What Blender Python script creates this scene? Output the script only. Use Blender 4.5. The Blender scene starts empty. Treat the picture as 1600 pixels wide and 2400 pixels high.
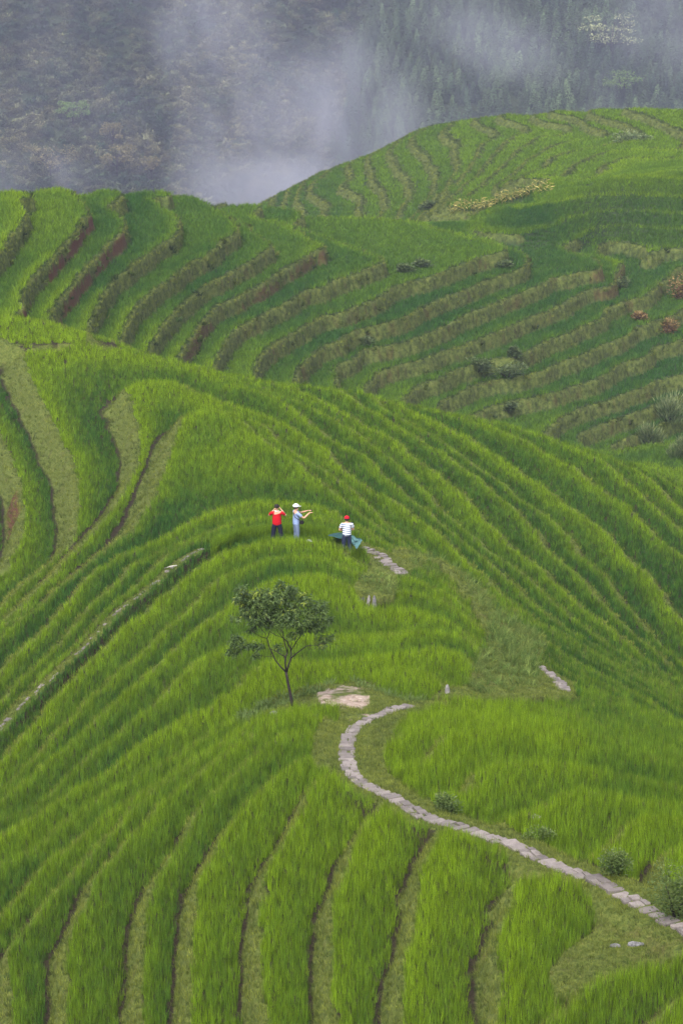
import bpy, bmesh, math, random
import numpy as np
from mathutils import Vector, Matrix, Quaternion
R = math.radians
rng = np.random.default_rng(7)
random.seed(5)
scene = bpy.context.scene
COL = scene.collection

# ------------------------------------------------------------------ camera
F = 100/36*2400.0
PITCH = R(15.0)
CP, SP = math.cos(PITCH), math.sin(PITCH)
cam_d = bpy.data.cameras.new('camera'); cam = bpy.data.objects.new('camera', cam_d); COL.objects.link(cam)
cam_d.sensor_fit = 'VERTICAL'; cam_d.sensor_height = 36; cam_d.sensor_width = 24; cam_d.lens = 100
cam_d.clip_start = 1; cam_d.clip_end = 9000
cam.location = (0, 0, 0); cam.rotation_euler = (R(90)-PITCH, 0, 0)
scene.camera = cam

def ray(px, py):
    x = (px-800)/F; v = (1200-py)/F
    return np.array([x, CP+v*SP, -SP+v*CP])
def at_z(px, py, z):
    d = ray(px, py); return d*(z/d[2])
def at_y(px, py, y):
    d = ray(px, py); return d*(y/d[1])
def project(P):
    X, Y, Z = P[..., 0], P[..., 1], P[..., 2]
    dep = Y*CP - Z*SP; up = Y*SP + Z*CP
    return 800+F*X/dep, 1200-F*up/dep

# ------------------------------------------------------------------ noise
def _hash(ix, iy, seed):
    h = (ix*374761393 + iy*668265263 + seed*1442695041) & 0x7fffffff
    h = ((h ^ (h >> 13))*1274126177) & 0x7fffffff
    return ((h ^ (h >> 16)) & 0xffff)/65535.0
def vnoise(x, y, seed=0):
    ix = np.floor(x).astype(np.int64); iy = np.floor(y).astype(np.int64)
    fx = x-ix; fy = y-iy
    fx = fx*fx*(3-2*fx); fy = fy*fy*(3-2*fy)
    a = _hash(ix, iy, seed); b = _hash(ix+1, iy, seed); c = _hash(ix, iy+1, seed); d = _hash(ix+1, iy+1, seed)
    return (a*(1-fx)+b*fx)*(1-fy)+(c*(1-fx)+d*fx)*fy
def fbm(x, y, seed=0, o=3):
    s = 0; a = .5; t = 0
    for i in range(o):
        s = s+a*vnoise(x*2**i, y*2**i, seed+i*17); t += a; a *= .5
    return s/t*2-1
def smooth(a, b, x):
    t = np.clip((x-a)/(b-a), 0, 1); return t*t*(3-2*t)

# ------------------------------------------------------------------ terrace edges read off the hill (photo pixel, level)
H0, Z0 = .55, -27.0
zn = lambda k: Z0+H0*k
NEAR = [  # level, height of what is seen above the lip, points
(0,.05,[(617,2400),(606,2299),(603,2219),(609,2142),(619,2059),(641,2005),(660,1964),(689,1916),(705,1892),(735,1848),(774,1816),(830,1812),(985,1790),(1050,1716),(1190,1705),(1366,1740),(1600,1796)]),
(1,.05,[(784,2400),(772,2299),(770,2200),(780,2130),(800,2050),(830,1985),(860,1930),(890,1890),(916,1878),(1000,1868),(1095,1845),(1110,1810),(1190,1790),(1295,1782),(1400,1810),(1600,1845)]),
(2,.05,[(945,2400),(940,2299),(950,2200),(965,2110),(985,2040),(1010,1975),(1049,1949),(1130,1945),(1265,1895),(1306,1873),(1370,1850),(1470,1866),(1600,1880)]),
(3,.05,[(1150,2400),(1150,2320),(1155,2230),(1170,2150),(1195,2090),(1239,2060),(1330,2040),(1445,1975),(1471,1937),(1541,1916),(1600,1920)]),
(4,.05,[(1230,2440),(1290,2380),(1392,2310),(1500,2265),(1590,2240),(1600,2160),(1560,2020),(1600,1985)]),
(5,.05,[(1480,2440),(1530,2390),(1600,2330),(1700,2280),(1760,2150)]),
(-1,.1,[(446,2400),(443,2299),(446,2187),(456,2091),(478,2030),(504,1980),(541,1924),(567,1892),(589,1867),(637,1822),(694,1787),(720,1775),(810,1765),(900,1745),(960,1700),(1060,1690)]),
(-2,.1,[(325,2400),(325,2314),(332,2203),(338,2136),(357,2066),(383,2021),(424,1964),(468,1892),(516,1838),(573,1784),(615,1749),(669,1722),(720,1715),(815,1720),(900,1705),(960,1680),(1060,1676),(1200,1672),(1400,1710),(1600,1772)]),
(-3,.15,[(150,2400),(153,2267),(159,2203),(179,2155),(198,2107),(223,2053),(249,2012),(274,1980),(306,1948),(351,1903),(382,1868),(439,1825),(468,1803),(529,1755),(592,1710),(656,1672),(740,1668),(830,1690)]),
(-4,.2,[(14,2400),(17,2283),(25,2210),(45,2175),(80,2136),(134,2072),(166,2037),(191,2008),(217,1983),(255,1942),(293,1898),(350,1848),(398,1816),(446,1779),(497,1744),(541,1719),(580,1697),(621,1674),(700,1650),(800,1645),(900,1660),(1050,1662),(1200,1658),(1366,1690),(1600,1755)]),
(-5,.25,[(0,2136),(19,2107),(54,2075),(77,2037),(105,2008),(153,1970),(204,1932),(242,1900),(300,1865),(351,1828),(400,1798),(470,1752),(535,1708),(620,1655),(690,1628),(750,1605),(850,1598),(930,1622),(1000,1632),(1050,1646),(1155,1638),(1275,1645),(1366,1668),(1471,1697),(1600,1742)]),
(-6,.3,[(0,2010),(80,1965),(140,1915),(210,1864),(270,1830),(350,1781),(414,1746),(478,1707),(529,1679),(590,1645),(650,1612),(720,1590),(805,1582),(891,1562),(987,1556),(1035,1575),(1060,1600),(1130,1625),(1250,1628),(1400,1668),(1600,1722)]),
(-7,.3,[(0,1944),(64,1903),(127,1861),(178,1829),(255,1785),(325,1731),(398,1687),(455,1658),(500,1643),(522,1618),(548,1586),(573,1564),(615,1541),(700,1535),(796,1530),(859,1524),(955,1511),(1050,1505),(1098,1524),(1120,1560),(1200,1605)]),
(-8,.3,[(0,1896),(51,1887),(96,1855),(137,1820),(191,1775),(223,1740),(268,1708),(303,1673),(351,1641),(383,1606),(424,1562),(456,1536),(500,1513),(548,1485),(620,1475),(700,1475),(780,1473),(891,1473),(987,1467),(1082,1476),(1130,1508),(1170,1550),(1250,1600),(1350,1630),(1600,1705)]),
(-9,.3,[(0,1858),(26,1836),(92,1782),(140,1743),(204,1692),(230,1660),(271,1625),(319,1587),(379,1530),(408,1501),(456,1460),(493,1431),(548,1396),(592,1367),(669,1341),(733,1331),(780,1337),(830,1370),(890,1412),(987,1416),(1050,1438),(1114,1482)]),
(-10,.3,[(0,1833),(41,1798),(112,1721),(178,1654),(242,1590),(287,1549),(335,1507),(376,1466),(423,1422),(490,1361),(515,1340),(555,1322),(620,1298),(700,1288),(780,1297),(840,1330),(930,1365),(1020,1380),(1100,1430),(1190,1500),(1260,1560),(1350,1600),(1600,1690)]),
(-11,.35,[(0,1770),(60,1690),(110,1635),(160,1580),(220,1520),(270,1468),(330,1425),(400,1365),(480,1305),(545,1275),(590,1258),(650,1247),(720,1249),(780,1260),(825,1290),(890,1330),(980,1345),(1080,1390)]),
(-12,.1,[(0,1690),(40,1640),(99,1572),(153,1530),(191,1488),(240,1430),(300,1385),(351,1338),(399,1290),(470,1262),(560,1238),(650,1228),(740,1232),(830,1258),(900,1285),(960,1315),(1050,1365),(1120,1420),(1200,1480)]),
(-13,.35,[(0,1620),(61,1560),(153,1472),(194,1421),(242,1370),(280,1338),(306,1309),(414,1262),(500,1223),(550,1205),(640,1192),(750,1197),(850,1228),(930,1272),(1000,1312),(1080,1360)]),
(-14,.35,[(0,1550),(64,1490),(105,1450),(137,1415),(179,1367),(204,1335),(255,1300),(319,1270),(383,1242),(446,1204),(500,1179),(560,1165),(650,1158),(740,1170),(820,1205),(900,1252),(980,1298),(1080,1350),(1339,1522),(1371,1544),(1419,1564),(1508,1615),(1600,1675)]),
(-15,.3,[(0,1475),(41,1440),(105,1395),(156,1348),(204,1309),(230,1288),(271,1260),(303,1235),(322,1205),(360,1146),(383,1076),(411,1000),(430,971),(462,955),(510,950),(560,968),(600,1000),(648,1038),(705,1073),(740,1105),(779,1137),(823,1169),(865,1204),(925,1245),(985,1288),(1080,1340),(1200,1430),(1300,1485),(1400,1535),(1500,1590),(1600,1650)]),
(-16,.35,[(600,972),(660,1022),(708,1055),(772,1092),(810,1118),(837,1141),(866,1170),(904,1205),(955,1243),(1019,1291),(1099,1342),(1200,1412),(1300,1466),(1400,1523)]),
(-17,.3,[(0,1448),(60,1392),(120,1338),(180,1273),(223,1226),(262,1182),(290,1135),(318,1083),(322,1019),(308,965),(292,915),(315,890),(351,880),(410,886),(455,905),(520,930),(600,955),(676,985),(712,1007),(740,1025),(766,1038),(788,1070),(807,1089),(855,1124),(919,1156),(967,1191),(1024,1233),(1081,1287),(1126,1328),(1173,1372),(1212,1401),(1259,1436),(1323,1471),(1387,1509),(1500,1566),(1600,1615)]),
(-18,.3,[(600,903),(648,920),(696,952),(737,984),(791,1025),(865,1058),(887,1086),(938,1131),(1000,1180),(1060,1232),(1130,1290),(1200,1348)]),
(-19,.3,[(0,1412),(60,1350),(125,1300),(158,1265),(174,1230),(182,1180),(178,1130),(168,1076),(137,1019),(107,952),(70,882),(54,832),(85,808),(128,800),(191,803),(287,812),(351,826),(415,840),(500,864),(600,889),(700,930),(780,968),(850,1010),(900,1050),(950,1090),(992,1127),(1027,1172),(1090,1225),(1150,1275),(1230,1330)]),
(-20,.3,[(720,912),(780,940),(860,985),(938,1028),(976,1064),(1040,1110),(1100,1160),(1148,1212),(1190,1255),(1260,1310),(1320,1370)]),
(-21,.2,[(-40,1365),(0,1338),(25,1300),(44,1246),(52,1198),(50,1150),(38,1110),(12,1050),(-10,1003),(-60,940),(-110,850),(-150,760)]),
(-21,.3,[(860,945),(900,965),(980,1010),(1060,1060),(1130,1110),(1200,1170),(1247,1216),(1279,1261),(1336,1318),(1371,1350),(1428,1410),(1483,1465),(1600,1567)]),
(-22,.35,[(-60,1210),(-90,1100),(-130,960)]),
(-22,.35,[(900,945),(1000,1000),(1080,1050),(1164,1110),(1221,1155),(1290,1200),(1339,1245),(1365,1292),(1412,1328),(1441,1366),(1483,1414),(1524,1461),(1556,1497),(1640,1570)]),
(-23,.35,[(-150,1210),(-180,1060)]),
(-23,.35,[(930,935),(1030,980),(1128,1030),(1227,1090),(1292,1140),(1380,1200),(1450,1260),(1524,1327),(1546,1359),(1578,1410),(1600,1436)]),
(-24,.35,[(1100,970),(1196,1003),(1272,1040),(1323,1067),(1371,1105),(1400,1130),(1428,1146),(1476,1175),(1502,1201),(1546,1245),(1600,1285)]),
(-26,.35,[(1400,1050),(1467,1075),(1524,1110),(1562,1145),(1600,1181),(1700,1260)]),
]
HC, ZC = 1.7, -45.0
CL = [
(-1,.1,[(-60,640),(0,594),(25,558),(56,517),(64,492),(46,471),(0,450)]),
(0,.1,[(40,735),(56,706),(97,635),(133,594),(173,548),(199,512),(209,502),(194,476),(168,451),(143,440)]),
(1,.1,[(120,740),(138,706),(168,670),(219,609),(270,558),(283,545),(278,502),(255,485),(204,456)]),
(2,.1,[(210,760),(222,727),(245,686),(276,650),(327,609),(378,573),(408,553),(413,533),(393,492),(357,466),(327,450)]),
(3,.1,[(285,790),(301,757),(327,711),(357,686),(423,640),(490,594),(526,563),(562,535),(536,507),(490,477),(459,463)]),
(4,.1,[(355,810),(367,788),(398,747),(439,706),(510,655),(587,614),(638,579),(602,548),(561,517),(500,492)]),
(5,.1,[(425,830),(439,808),(469,757),(510,716),(587,676),(663,630),(714,604),(760,579),(704,538),(663,522),(600,498),(560,480)]),
(6,.1,[(515,834),(551,778),(612,742),(679,706),(740,676),(800,655),(851,634),(892,613),(882,598),(831,578),(800,567),(740,548),(690,525)]),
(7,.1,[(607,849),(643,808),(704,767),(765,737),(800,731),(866,705),(928,669),(1004,648),(1076,623),(1157,593),(1188,585),(1150,568),(1080,550),(1010,530)]),
(8,.1,[(699,869),(735,829),(800,797),(877,763),(943,743),(1004,712),(1081,682),(1157,651),(1224,626),(1234,610),(1193,580),(1106,540)]),
(9,.1,[(790,880),(800,850),(851,819),(928,804),(1004,779),(1081,743),(1157,712),(1234,682),(1295,651),(1336,644),(1377,634),(1405,630),(1395,608),(1320,582)]),
(10,.1,[(860,905),(871,896),(953,850),(1030,825),(1106,799),(1183,768),(1259,738),(1336,702),(1387,676),(1438,649),(1499,603),(1530,596),(1500,580),(1430,568)]),
(11,.1,[(968,916),(1030,886),(1106,856),(1208,835),(1259,814),(1336,779),(1412,743),(1463,707),(1514,692),(1545,665),(1600,625)]),
(12,.1,[(1050,932),(1116,900),(1150,890),(1239,876),(1310,850),(1387,819),(1463,789),(1535,753),(1600,725)]),
(13,.1,[(1137,957),(1188,940),(1310,916),(1387,891),(1463,850),(1540,814),(1600,794)]),
(14,.1,[(1295,993),(1361,957),(1438,932),(1514,906),(1600,876)]),
(15,.1,[(1361,1018),(1438,983),(1480,968),(1600,925)]),
(16,.1,[(1433,1049),(1514,1008),(1600,975)]),
(17,.1,[(1504,1075),(1555,1049),(1600,1030)]),
]
ZD = -57.0
DL = [(12,[(735,429),(728,450),(760,500)]),(13.5,[(694,449),(684,470),(690,500)]),
(11,[(823,399),(826,419),(846,465),(848,506)]),
(10,[(877,358),(864,389),(871,419),(897,455),(905,486),(892,511)]),
(9,[(928,338),(915,363),(933,394),(958,424),(963,440),(948,476),(938,501)]),
(8,[(979,312),(968,328),(999,368),(1019,404),(1022,430),(1004,465),(984,491)]),
(7,[(1055,293),(1042,312),(1065,353),(1076,394),(1055,430),(1024,468)]),
(6,[(1121,288),(1152,302),(1132,338),(1111,379),(1086,409),(1050,445),(1019,490)]),
(5,[(1230,295),(1203,317),(1167,353),(1127,404),(1065,455),(1035,505)]),
(4,[(1330,295),(1259,320),(1198,368),(1127,435),(1088,495)]),
(3,[(1420,310),(1336,330),(1259,358),(1208,404),(1167,445),(1140,495)]),
(2,[(1500,325),(1400,340),(1331,353),(1285,373),(1239,404),(1208,440),(1190,480)]),
(1,[(1600,345),(1500,348),(1438,352),(1361,379),(1310,414),(1259,450)]),
(0,[(1600,370),(1463,366),(1412,388),(1361,420)])]
SIL_B = [(-100,712,-38.6),(0,722,-38.2),(100,733,-38.1),(250,770,-38),(400,818,-38),(500,845,-38.1),(600,868,-38.2),(720,884,-38.4),(860,905,-39.0),(960,928,-40.0),(1100,958,-40.6),(1205,980,-41.0),(1323,1018,-41.3),(1419,1050,-41.6),(1508,1076,-42.0),(1600,1110,-42.8),(1700,1150,-44)]
SIL_C = [(-60,462,-44.5),(0,449,-44.0),(60,437,-44.2),(140,433,-44.8),(240,438,-46.5),(330,446,-48.0),(450,449,-49.7),(560,461,-52.5),(620,470,-54),(700,490,-55.5),(800,505,-57),(880,512,-58),(980,515,-58.2),(1060,510,-57.7),(1200,480,-57),(1290,459,-56.5),(1380,438,-56),(1460,424,-55.5),(1600,411,-55),(1700,405,-55)]
SIL_D = [(620,466,-73),(680,436,-71.5),(750,402,-70.5),(830,375,-69.5),(900,345,-68.5),(980,302,-66.5),(1040,285,-65),(1120,270,-63.2),(1200,262,-61.6),(1300,255,-59.8),(1400,250,-58.5),(1500,249,-58.0),(1600,251,-57.8),(1720,255,-58)]

def resample(pts, step=45):
    out = [pts[0]]
    for (x0, y0), (x1, y1) in zip(pts[:-1], pts[1:]):
        n = max(1, int(math.hypot(x1-x0, y1-y0)/step))
        for i in range(1, n+1):
            out.append((x0+(x1-x0)*i/n, y0+(y1-y0)*i/n))
    return out
data = []
def add(px, py, z, off=0, w=None):
    p = at_z(px, py, z+off); data.append((p[0]/p[1], math.log(p[1]), z))
for k, off, pts in NEAR:
    for p in resample(pts, 24 if -21 <= k <= -15 and pts[0][0] < 100 else 50): add(p[0], p[1], zn(k), off)
for k, off, pts in CL:
    for p in resample(pts, 60): add(p[0], p[1], ZC-HC*k, off)
for k, pts in DL:
    for p in resample(pts, 50): add(p[0], p[1], ZD-k, .1)
def sil(S, after, off=.55):
    for (x, y, z) in S:
        p = at_z(x, y, z+off); a = p[0]/p[1]
        data.append((a, math.log(p[1]), z))
        for dy, dz in (after if not (S is SIL_B and x < 480) else [(8, -3.2), (15, -6)]): data.append((a, math.log(p[1]+dy), z+dz*(.15 if S is SIL_C and x > 1270 else 1)))
sil(SIL_B, [(9, -3.6), (22, -10), (40, -17)])
sil(SIL_C, [(10, -3.6), (24, -9)], .4)
sil(SIL_D, [(16, -5.5), (40, -18)], .4)
[add(x, y, zn(-15)+.18) for x, y in ((560, 1085), (500, 1060), (620, 1120), (450, 1080), (540, 1020), (430, 1130), (700, 1140))]; data.append((.12, math.log(285), -69)); data.append((.08, math.log(255), -64)); data.append((.15, math.log(290), -72)); data.append((.03, math.log(240), -58))
# beyond the frame: the same flanks go on
for (x, y, z) in [(-200, 2400, -29.6), (-200, 2100, -31.5), (-250, 1800, -33.2), (-250, 1500, -36.5), (-300, 1250, -39), (1850, 2400, -24.2), (1850, 2150, -25.2),
                  (1850, 1900, -27.8), (1850, 1700, -34.0), (1850, 1500, -38.5), (1850, 1300, -42), (400, 2700, -26.8), (900, 2700, -24.8), (1300, 2700, -23.6), (0, 2700, -28.6), (1700, 2700, -23.2),
                  (-250, 900, -41), (-300, 600, -44), (-350, 480, -43)]:
    p = at_z(x, y, z); data.append((p[0]/p[1], math.log(p[1]), z))
D = np.array(data)
VS = .55
P = np.c_[D[:, 0], D[:, 1]*VS]
key = np.round(P/1e-4).astype(int); _, ui = np.unique(key, axis=0, return_index=True)
P = P[ui]; Zd = D[ui, 2]
n = len(P); C0 = P.mean(0); PS = (P-C0)*4
def tpsk(r2): return np.where(r2 > 0, .5*r2*np.log(r2+1e-20), 0)
r2 = ((PS[:, None]-PS[None])**2).sum(-1)
A = np.zeros((n+3, n+3)); A[:n, :n] = tpsk(r2)+np.eye(n)*2e-5
A[:n, n] = 1; A[:n, n+1:] = PS; A[n, :n] = 1; A[n+1:, :n] = PS.T
sol = np.linalg.solve(A, np.r_[Zd, 0, 0, 0])
def ztps(a, lv):
    q = (np.c_[a.ravel(), lv.ravel()*VS]-C0)*4; out = np.empty(len(q))
    for i in range(0, len(q), 20000):
        b = q[i:i+20000]; rr = (b[:, :1]-PS[:, 0])**2+(b[:, 1:]-PS[:, 1])**2
        out[i:i+20000] = tpsk(rr)@sol[:n]+sol[n]+b@sol[n+1:]
    return out.reshape(a.shape)
AG = np.linspace(-.2, .2, 221); LG = np.linspace(math.log(38), math.log(600), 460)
aa, ll = np.meshgrid(AG, LG)
ZG = ztps(aa, ll)
def zsm(X, Y):
    a = np.clip((X/Y-AG[0])/(AG[1]-AG[0]), 0, len(AG)-1.001); l = np.clip((np.log(Y)-LG[0])/(LG[1]-LG[0]), 0, len(LG)-1.001)
    i = a.astype(int); j = l.astype(int); fa = a-i; fl = l-j
    def cub(f):  # catmull-rom weights
        return [-.5*f+f*f-.5*f**3, 1-2.5*f*f+1.5*f**3, .5*f+2*f*f-1.5*f**3, -.5*f*f+.5*f**3]
    wa = cub(fa); wl = cub(fl); s = 0
    for dj in range(4):
        jj = np.clip(j+dj-1, 0, len(LG)-1)
        for di in range(4):
            s = s+wl[dj]*wa[di]*ZG[jj, np.clip(i+di-1, 0, len(AG)-1)]
    return s
def curve_s(S, off):
    q = [at_z(x, y, z+off) for x, y, z in S]; q = sorted([(p[0]/p[1], p[1]) for p in q]); return np.array(q)
sb = curve_s(SIL_B, .55); sc_ = curve_s(SIL_C, .4)
def regions(X, Y):
    a = X/Y
    yb = np.interp(a, sb[:, 0], sb[:, 1])+22; yc = np.interp(a, sc_[:, 0], sc_[:, 1])+4
    return np.where(Y < yb, 0, np.where(Y < yc, 1, 2))

# grassy places without terracing, as outlines on the hill
GRASS = [
 [(1640,2160),(1600,2120),(1540,2090),(1500,2065),(1430,2055),(1345,2012),(1290,1975),(1235,1965),(1176,1925),(1110,1905),(1018,1885),(975,1845),(912,1810),(900,1770),(925,1705),(960,1676),(1050,1648),(1050,1635),(1000,1630),(925,1622),(870,1596),(760,1592),(690,1622),(600,1652),(545,1692),(600,1680),(690,1652),(790,1648),(795,1680),(745,1690),(735,1720),(725,1780),(760,1805),(830,1812),(870,1858),(925,1862),(1000,1912),(1040,1940),(1100,1945),(1175,1985),(1200,2045),(1250,2052),(1340,2055),(1388,2120),(1392,2165),(1320,2215),(1285,2265),(1300,2320),(1400,2282),(1640,2215)],
 [(840,1268),(900,1285),(970,1290),(1000,1320),(960,1345),(930,1350),(925,1400),(870,1402),(825,1372),(855,1345),(870,1320)],
 [(985,1292),(1060,1335),(1140,1390),(1160,1440),(1250,1478),(1280,1510),(1262,1560),(1345,1600),(1350,1638),(1280,1645),(1100,1640),(1010,1628),(1050,1605),(1100,1598),(1112,1550),(1148,1520),(1135,1470),(1095,1400),(1030,1330)],
]
PLAIN = [(1000,521),(1130,500),(1170,470),(1290,425),(1380,432),(1420,405),(1500,385),(1700,380),(1700,585),(1560,575),(1440,558),(1320,562),(1200,548),(1100,532)]
PATH_A = [(962,1655),(925,1663),(890,1678),(860,1692),(834,1705),(818,1725),(811,1750),(814,1785),(826,1815),(850,1838),(885,1855),(925,1875),(965,1900),(1005,1922),(1060,1935),(1110,1952),(1165,1972),(1215,1990),(1260,2012),(1310,2035),(1365,2055),(1415,2075),(1470,2103),(1530,2140),(1600,2178),(1680,2225)]
PATH_B = [(838,1284),(868,1293),(893,1305),(905,1322),(925,1335),(940,1345)]
PATH_C = [(1258,1560),(1280,1578),(1305,1595),(1322,1620)]
PATH_E = [(812,1268),(800,1262),(740,1242),(650,1238),(560,1250),(500,1280)]
PATH_D = [(500,1280),(470,1290),(440,1305),(400,1335),(360,1372),(320,1403),(280,1432),(235,1480),(190,1525),(110,1600),(60,1650),(20,1690),(-60,1770)]
def inpoly(x, y, poly):
    ins = np.zeros(x.shape, bool); m = len(poly)
    for i in range(m):
        x0, y0 = poly[i]; x1, y1 = poly[(i+1) % m]
        c = ((y0 > y) != (y1 > y)) & (x < (x1-x0)*(y-y0)/((y1-y0) if y1 != y0 else 1e-9)+x0)
        ins ^= c
    return ins
def ground_hit(px, py, it=40):
    """where the sight line of a photo pixel meets the smooth hill"""
    d = ray(px, py); y = np.linspace(50, 560, 5200)
    X = d[0]/d[1]*y; z = d[2]/d[1]*y; zz = zsm(X, y)
    i = int(np.argmax(zz > z)) if (zz > z).any() else len(y)-1
    return np.array([X[i], y[i], zz[i]])
PW = {nm: np.array([ground_hit(*p) for p in resample(pp, 12)]) for nm, pp in dict(A=PATH_A, B=PATH_B, C=PATH_C, D=PATH_D, E=PATH_E).items()}
def distpoly(X, Y, pl):
    d = np.full(X.shape, 1e9)
    for i in range(len(pl)-1):
        ax, ay = pl[i, :2]; bx, by = pl[i+1, :2]; L = (bx-ax)**2+(by-ay)**2+1e-9
        t = np.clip(((X-ax)*(bx-ax)+(Y-ay)*(by-ay))/L, 0, 1)
        d = np.minimum(d, np.hypot(X-ax-t*(bx-ax), Y-ay-t*(by-ay)))
    return d

def terrain(X, Y):
    """height and what grows: returns z, level fraction, level, region, bank(0..1), grass mask"""
    Z = zsm(X, Y); reg = regions(X, Y)
    h = np.choose(reg, [H0, HC, 1.0]); z0 = np.choose(reg, [Z0, ZC, ZD])
    wob = np.choose(reg, [.10, .12, .12])
    sc = np.choose(reg, [1.7, 4.5, 5.0])
    K = (Z-z0)/h+wob*fbm(X/sc, Y/sc, 3)+np.choose(reg, [.02, .035, .04])*fbm(X/sc*5, Y/sc*5, 9, 2)
    k = np.floor(K); f = K-k
    e = .15
    gK = np.hypot(zsm(X+e, Y)-Z, zsm(X, Y+e)-Z)/e/h
    rr = np.clip(np.choose(reg, [.24+.11*smooth(84, 64, Y), .44, 1.0])*gK, .02, 1)
    rr = np.where(rr > .48, np.minimum(.48+(rr-.48)*4, .97), rr)
    fv = np.clip(np.choose(reg, [.10+.14*smooth(85, 130, Y), .35, 1.2])*gK, 0, .2); fg = np.clip(np.choose(reg, [.15-.03*smooth(95, 66, Y), .1, .1])*gK, 0, .2)
    t = smooth(1-rr, 1.0, f)
    st = k+t
    # on the left shoulder two levels share one tall bank
    px, py = project(np.stack([X, Y, Z], -1))
    mg = smooth(560, 490, px)*(reg == 0)*smooth(-14.9, -15.0, K)*(Y > 118)
    k2 = np.floor((K+1)/2)*2-1; f2 = (K-k2)/2; rr2 = np.clip(1.05*gK/2, .03, .8)
    st2 = k2+2*smooth(1-rr2, 1, f2)
    st = st*(1-mg)+st2*mg; m_ = mg > .5
    f = np.where(m_, f2, f); k = np.where(m_, k2, k); rr = np.where(m_, rr2, rr); fv = np.where(m_, np.clip(.2*gK/2, 0, .2), fv); fg = np.where(m_, np.clip(.22*gK/2, 0, .2), fg)
    # follow slope of K noise removed
    zt = z0+h*st
    g = np.zeros(X.shape, bool)
    near = reg == 0
    for poly in GRASS: g |= inpoly(px, py, poly) & near
    soft = g.astype(float)
    dm = np.full(X.shape, 1e9); sink = np.zeros(X.shape)
    nb = near & (Y < 175)
    if nb.any():
        for nm, w in (('A', .55), ('B', .5), ('C', .45), ('D', .32), ('E', .12)):
            dd = distpoly(X[nb], Y[nb], PW[nm]); dm[nb] = np.minimum(dm[nb], dd-w)
            if nm == 'E': sink[nb] = .15*smooth(.75, .2, dd)
    pathg = dm < 0
    flat = np.where(dm < .5, 1-smooth(0, .5, dm), 0)
    pw = sum(inpoly(px, py+o_, PLAIN).astype(float) for o_ in (-24, -16, -8, 0, 8, 16, 24))/7*(reg >= 1); plain = pw > .5
    blend = np.maximum(np.maximum(flat, soft*.45), smooth(0, 1, pw))
    z = zt*(1-blend)+(Z+.0)*blend-sink
    hum = (inpoly(px, py, GRASS[2]) | inpoly(px, py, GRASS[1])) & near
    z = z+hum*.32*(fbm(X/1.6, Y/1.6, 61, 3)+.35)*np.where(dm < 1.0, np.clip(dm, 0, 1), 1)
    bank = np.clip(smooth(1-rr-.02, 1-rr+.02, f)+smooth(fv+.02, fv, f)*(fv > .01), 0, 1)*(~plain)
    g = g | pathg
    bank = np.where(g, 1, bank)
    rice = (f > fv) & (f < 1-rr-fg) & ~g | plain
    # lumpy turf on the banks
    z = z+bank*np.choose(reg, [.045, .24, .14])*fbm(X/np.choose(reg, [.35, .9, .9]), Y/np.choose(reg, [.35, .9, .9]), 21, 3)
    return z, f, k, reg, bank, g, px, py, rr, rice

# ------------------------------------------------------------------ material helpers
def newmat(name):
    m = bpy.data.materials.new(name); m.use_nodes = True; nt = m.node_tree
    return m, nt, nt.nodes['Principled BSDF']
def N(nt, t, **kw):
    nd = nt.nodes.new(t)
    for a, b in kw.items(): setattr(nd, a, b)
    return nd
def noise_node(nt, scale, detail=4, rough=.6, vec=None):
    nd = N(nt, 'ShaderNodeTexNoise'); nd.inputs['Scale'].default_value = scale; nd.inputs['Detail'].default_value = detail; nd.inputs['Roughness'].default_value = rough
    if vec is None:
        g = N(nt, 'ShaderNodeTexCoord'); vec = g.outputs['Object']
    nt.links.new(vec, nd.inputs['Vector']); return nd.outputs['Fac']
def ramp(nt, fac, stops):
    r = N(nt, 'ShaderNodeValToRGB'); e = r.color_ramp.elements
    while len(e) > 1: e.remove(e[-1])
    e[0].position = stops[0][0]; e[0].color = (*stops[0][1], 1)
    for p, c in stops[1:]:
        q = e.new(p); q.color = (*c, 1)
    nt.links.new(fac, r.inputs['Fac']); return r.outputs['Color']
def mix(nt, fac, a, b, mode='MIX'):
    m = N(nt, 'ShaderNodeMix', data_type='RGBA', blend_type=mode)
    for i, v in ((0, fac), (6, a), (7, b)):
        if hasattr(v, 'is_linked') or hasattr(v, 'links'): nt.links.new(v, m.inputs[i])
        else: m.inputs[i].default_value = v if i == 0 else (*v, 1)
    return m.outputs[2]
def attr(nt, name, typ='GEOMETRY'):
    a = N(nt, 'ShaderNodeAttribute', attribute_name=name, attribute_type=typ); return a
def bump(nt, bsdf, h, strength=.5, dist=.05):
    b = N(nt, 'ShaderNodeBump'); b.inputs['Strength'].default_value = strength; b.inputs['Distance'].default_value = dist
    nt.links.new(h, b.inputs['Height']); nt.links.new(b.outputs['Normal'], bsdf.inputs['Normal'])
def simple_mat(name, col, rough=.8, var=.12, scale=6, spec=.3):
    m, nt, b = newmat(name); f = noise_node(nt, scale)
    c = ramp(nt, f, [(.3, tuple(v*(1-var*1.5) for v in col)), (.7, tuple(min(1, v*(1+var)) for v in col))])
    nt.links.new(c, b.inputs['Base Color']); b.inputs['Roughness'].default_value = rough
    b.inputs['Specular IOR Level'].default_value = spec
    bump(nt, b, f, .3, .02)
    return m
def setf(me, name, arr, typ='FLOAT', dom='POINT'):
    at = me.attributes.new(name, typ, dom); key = 'vector' if typ == 'FLOAT_VECTOR' else 'value'
    at.data.foreach_set(key, np.ascontiguousarray(arr, dtype=np.int32 if typ == 'INT' else np.float32).ravel())
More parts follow.
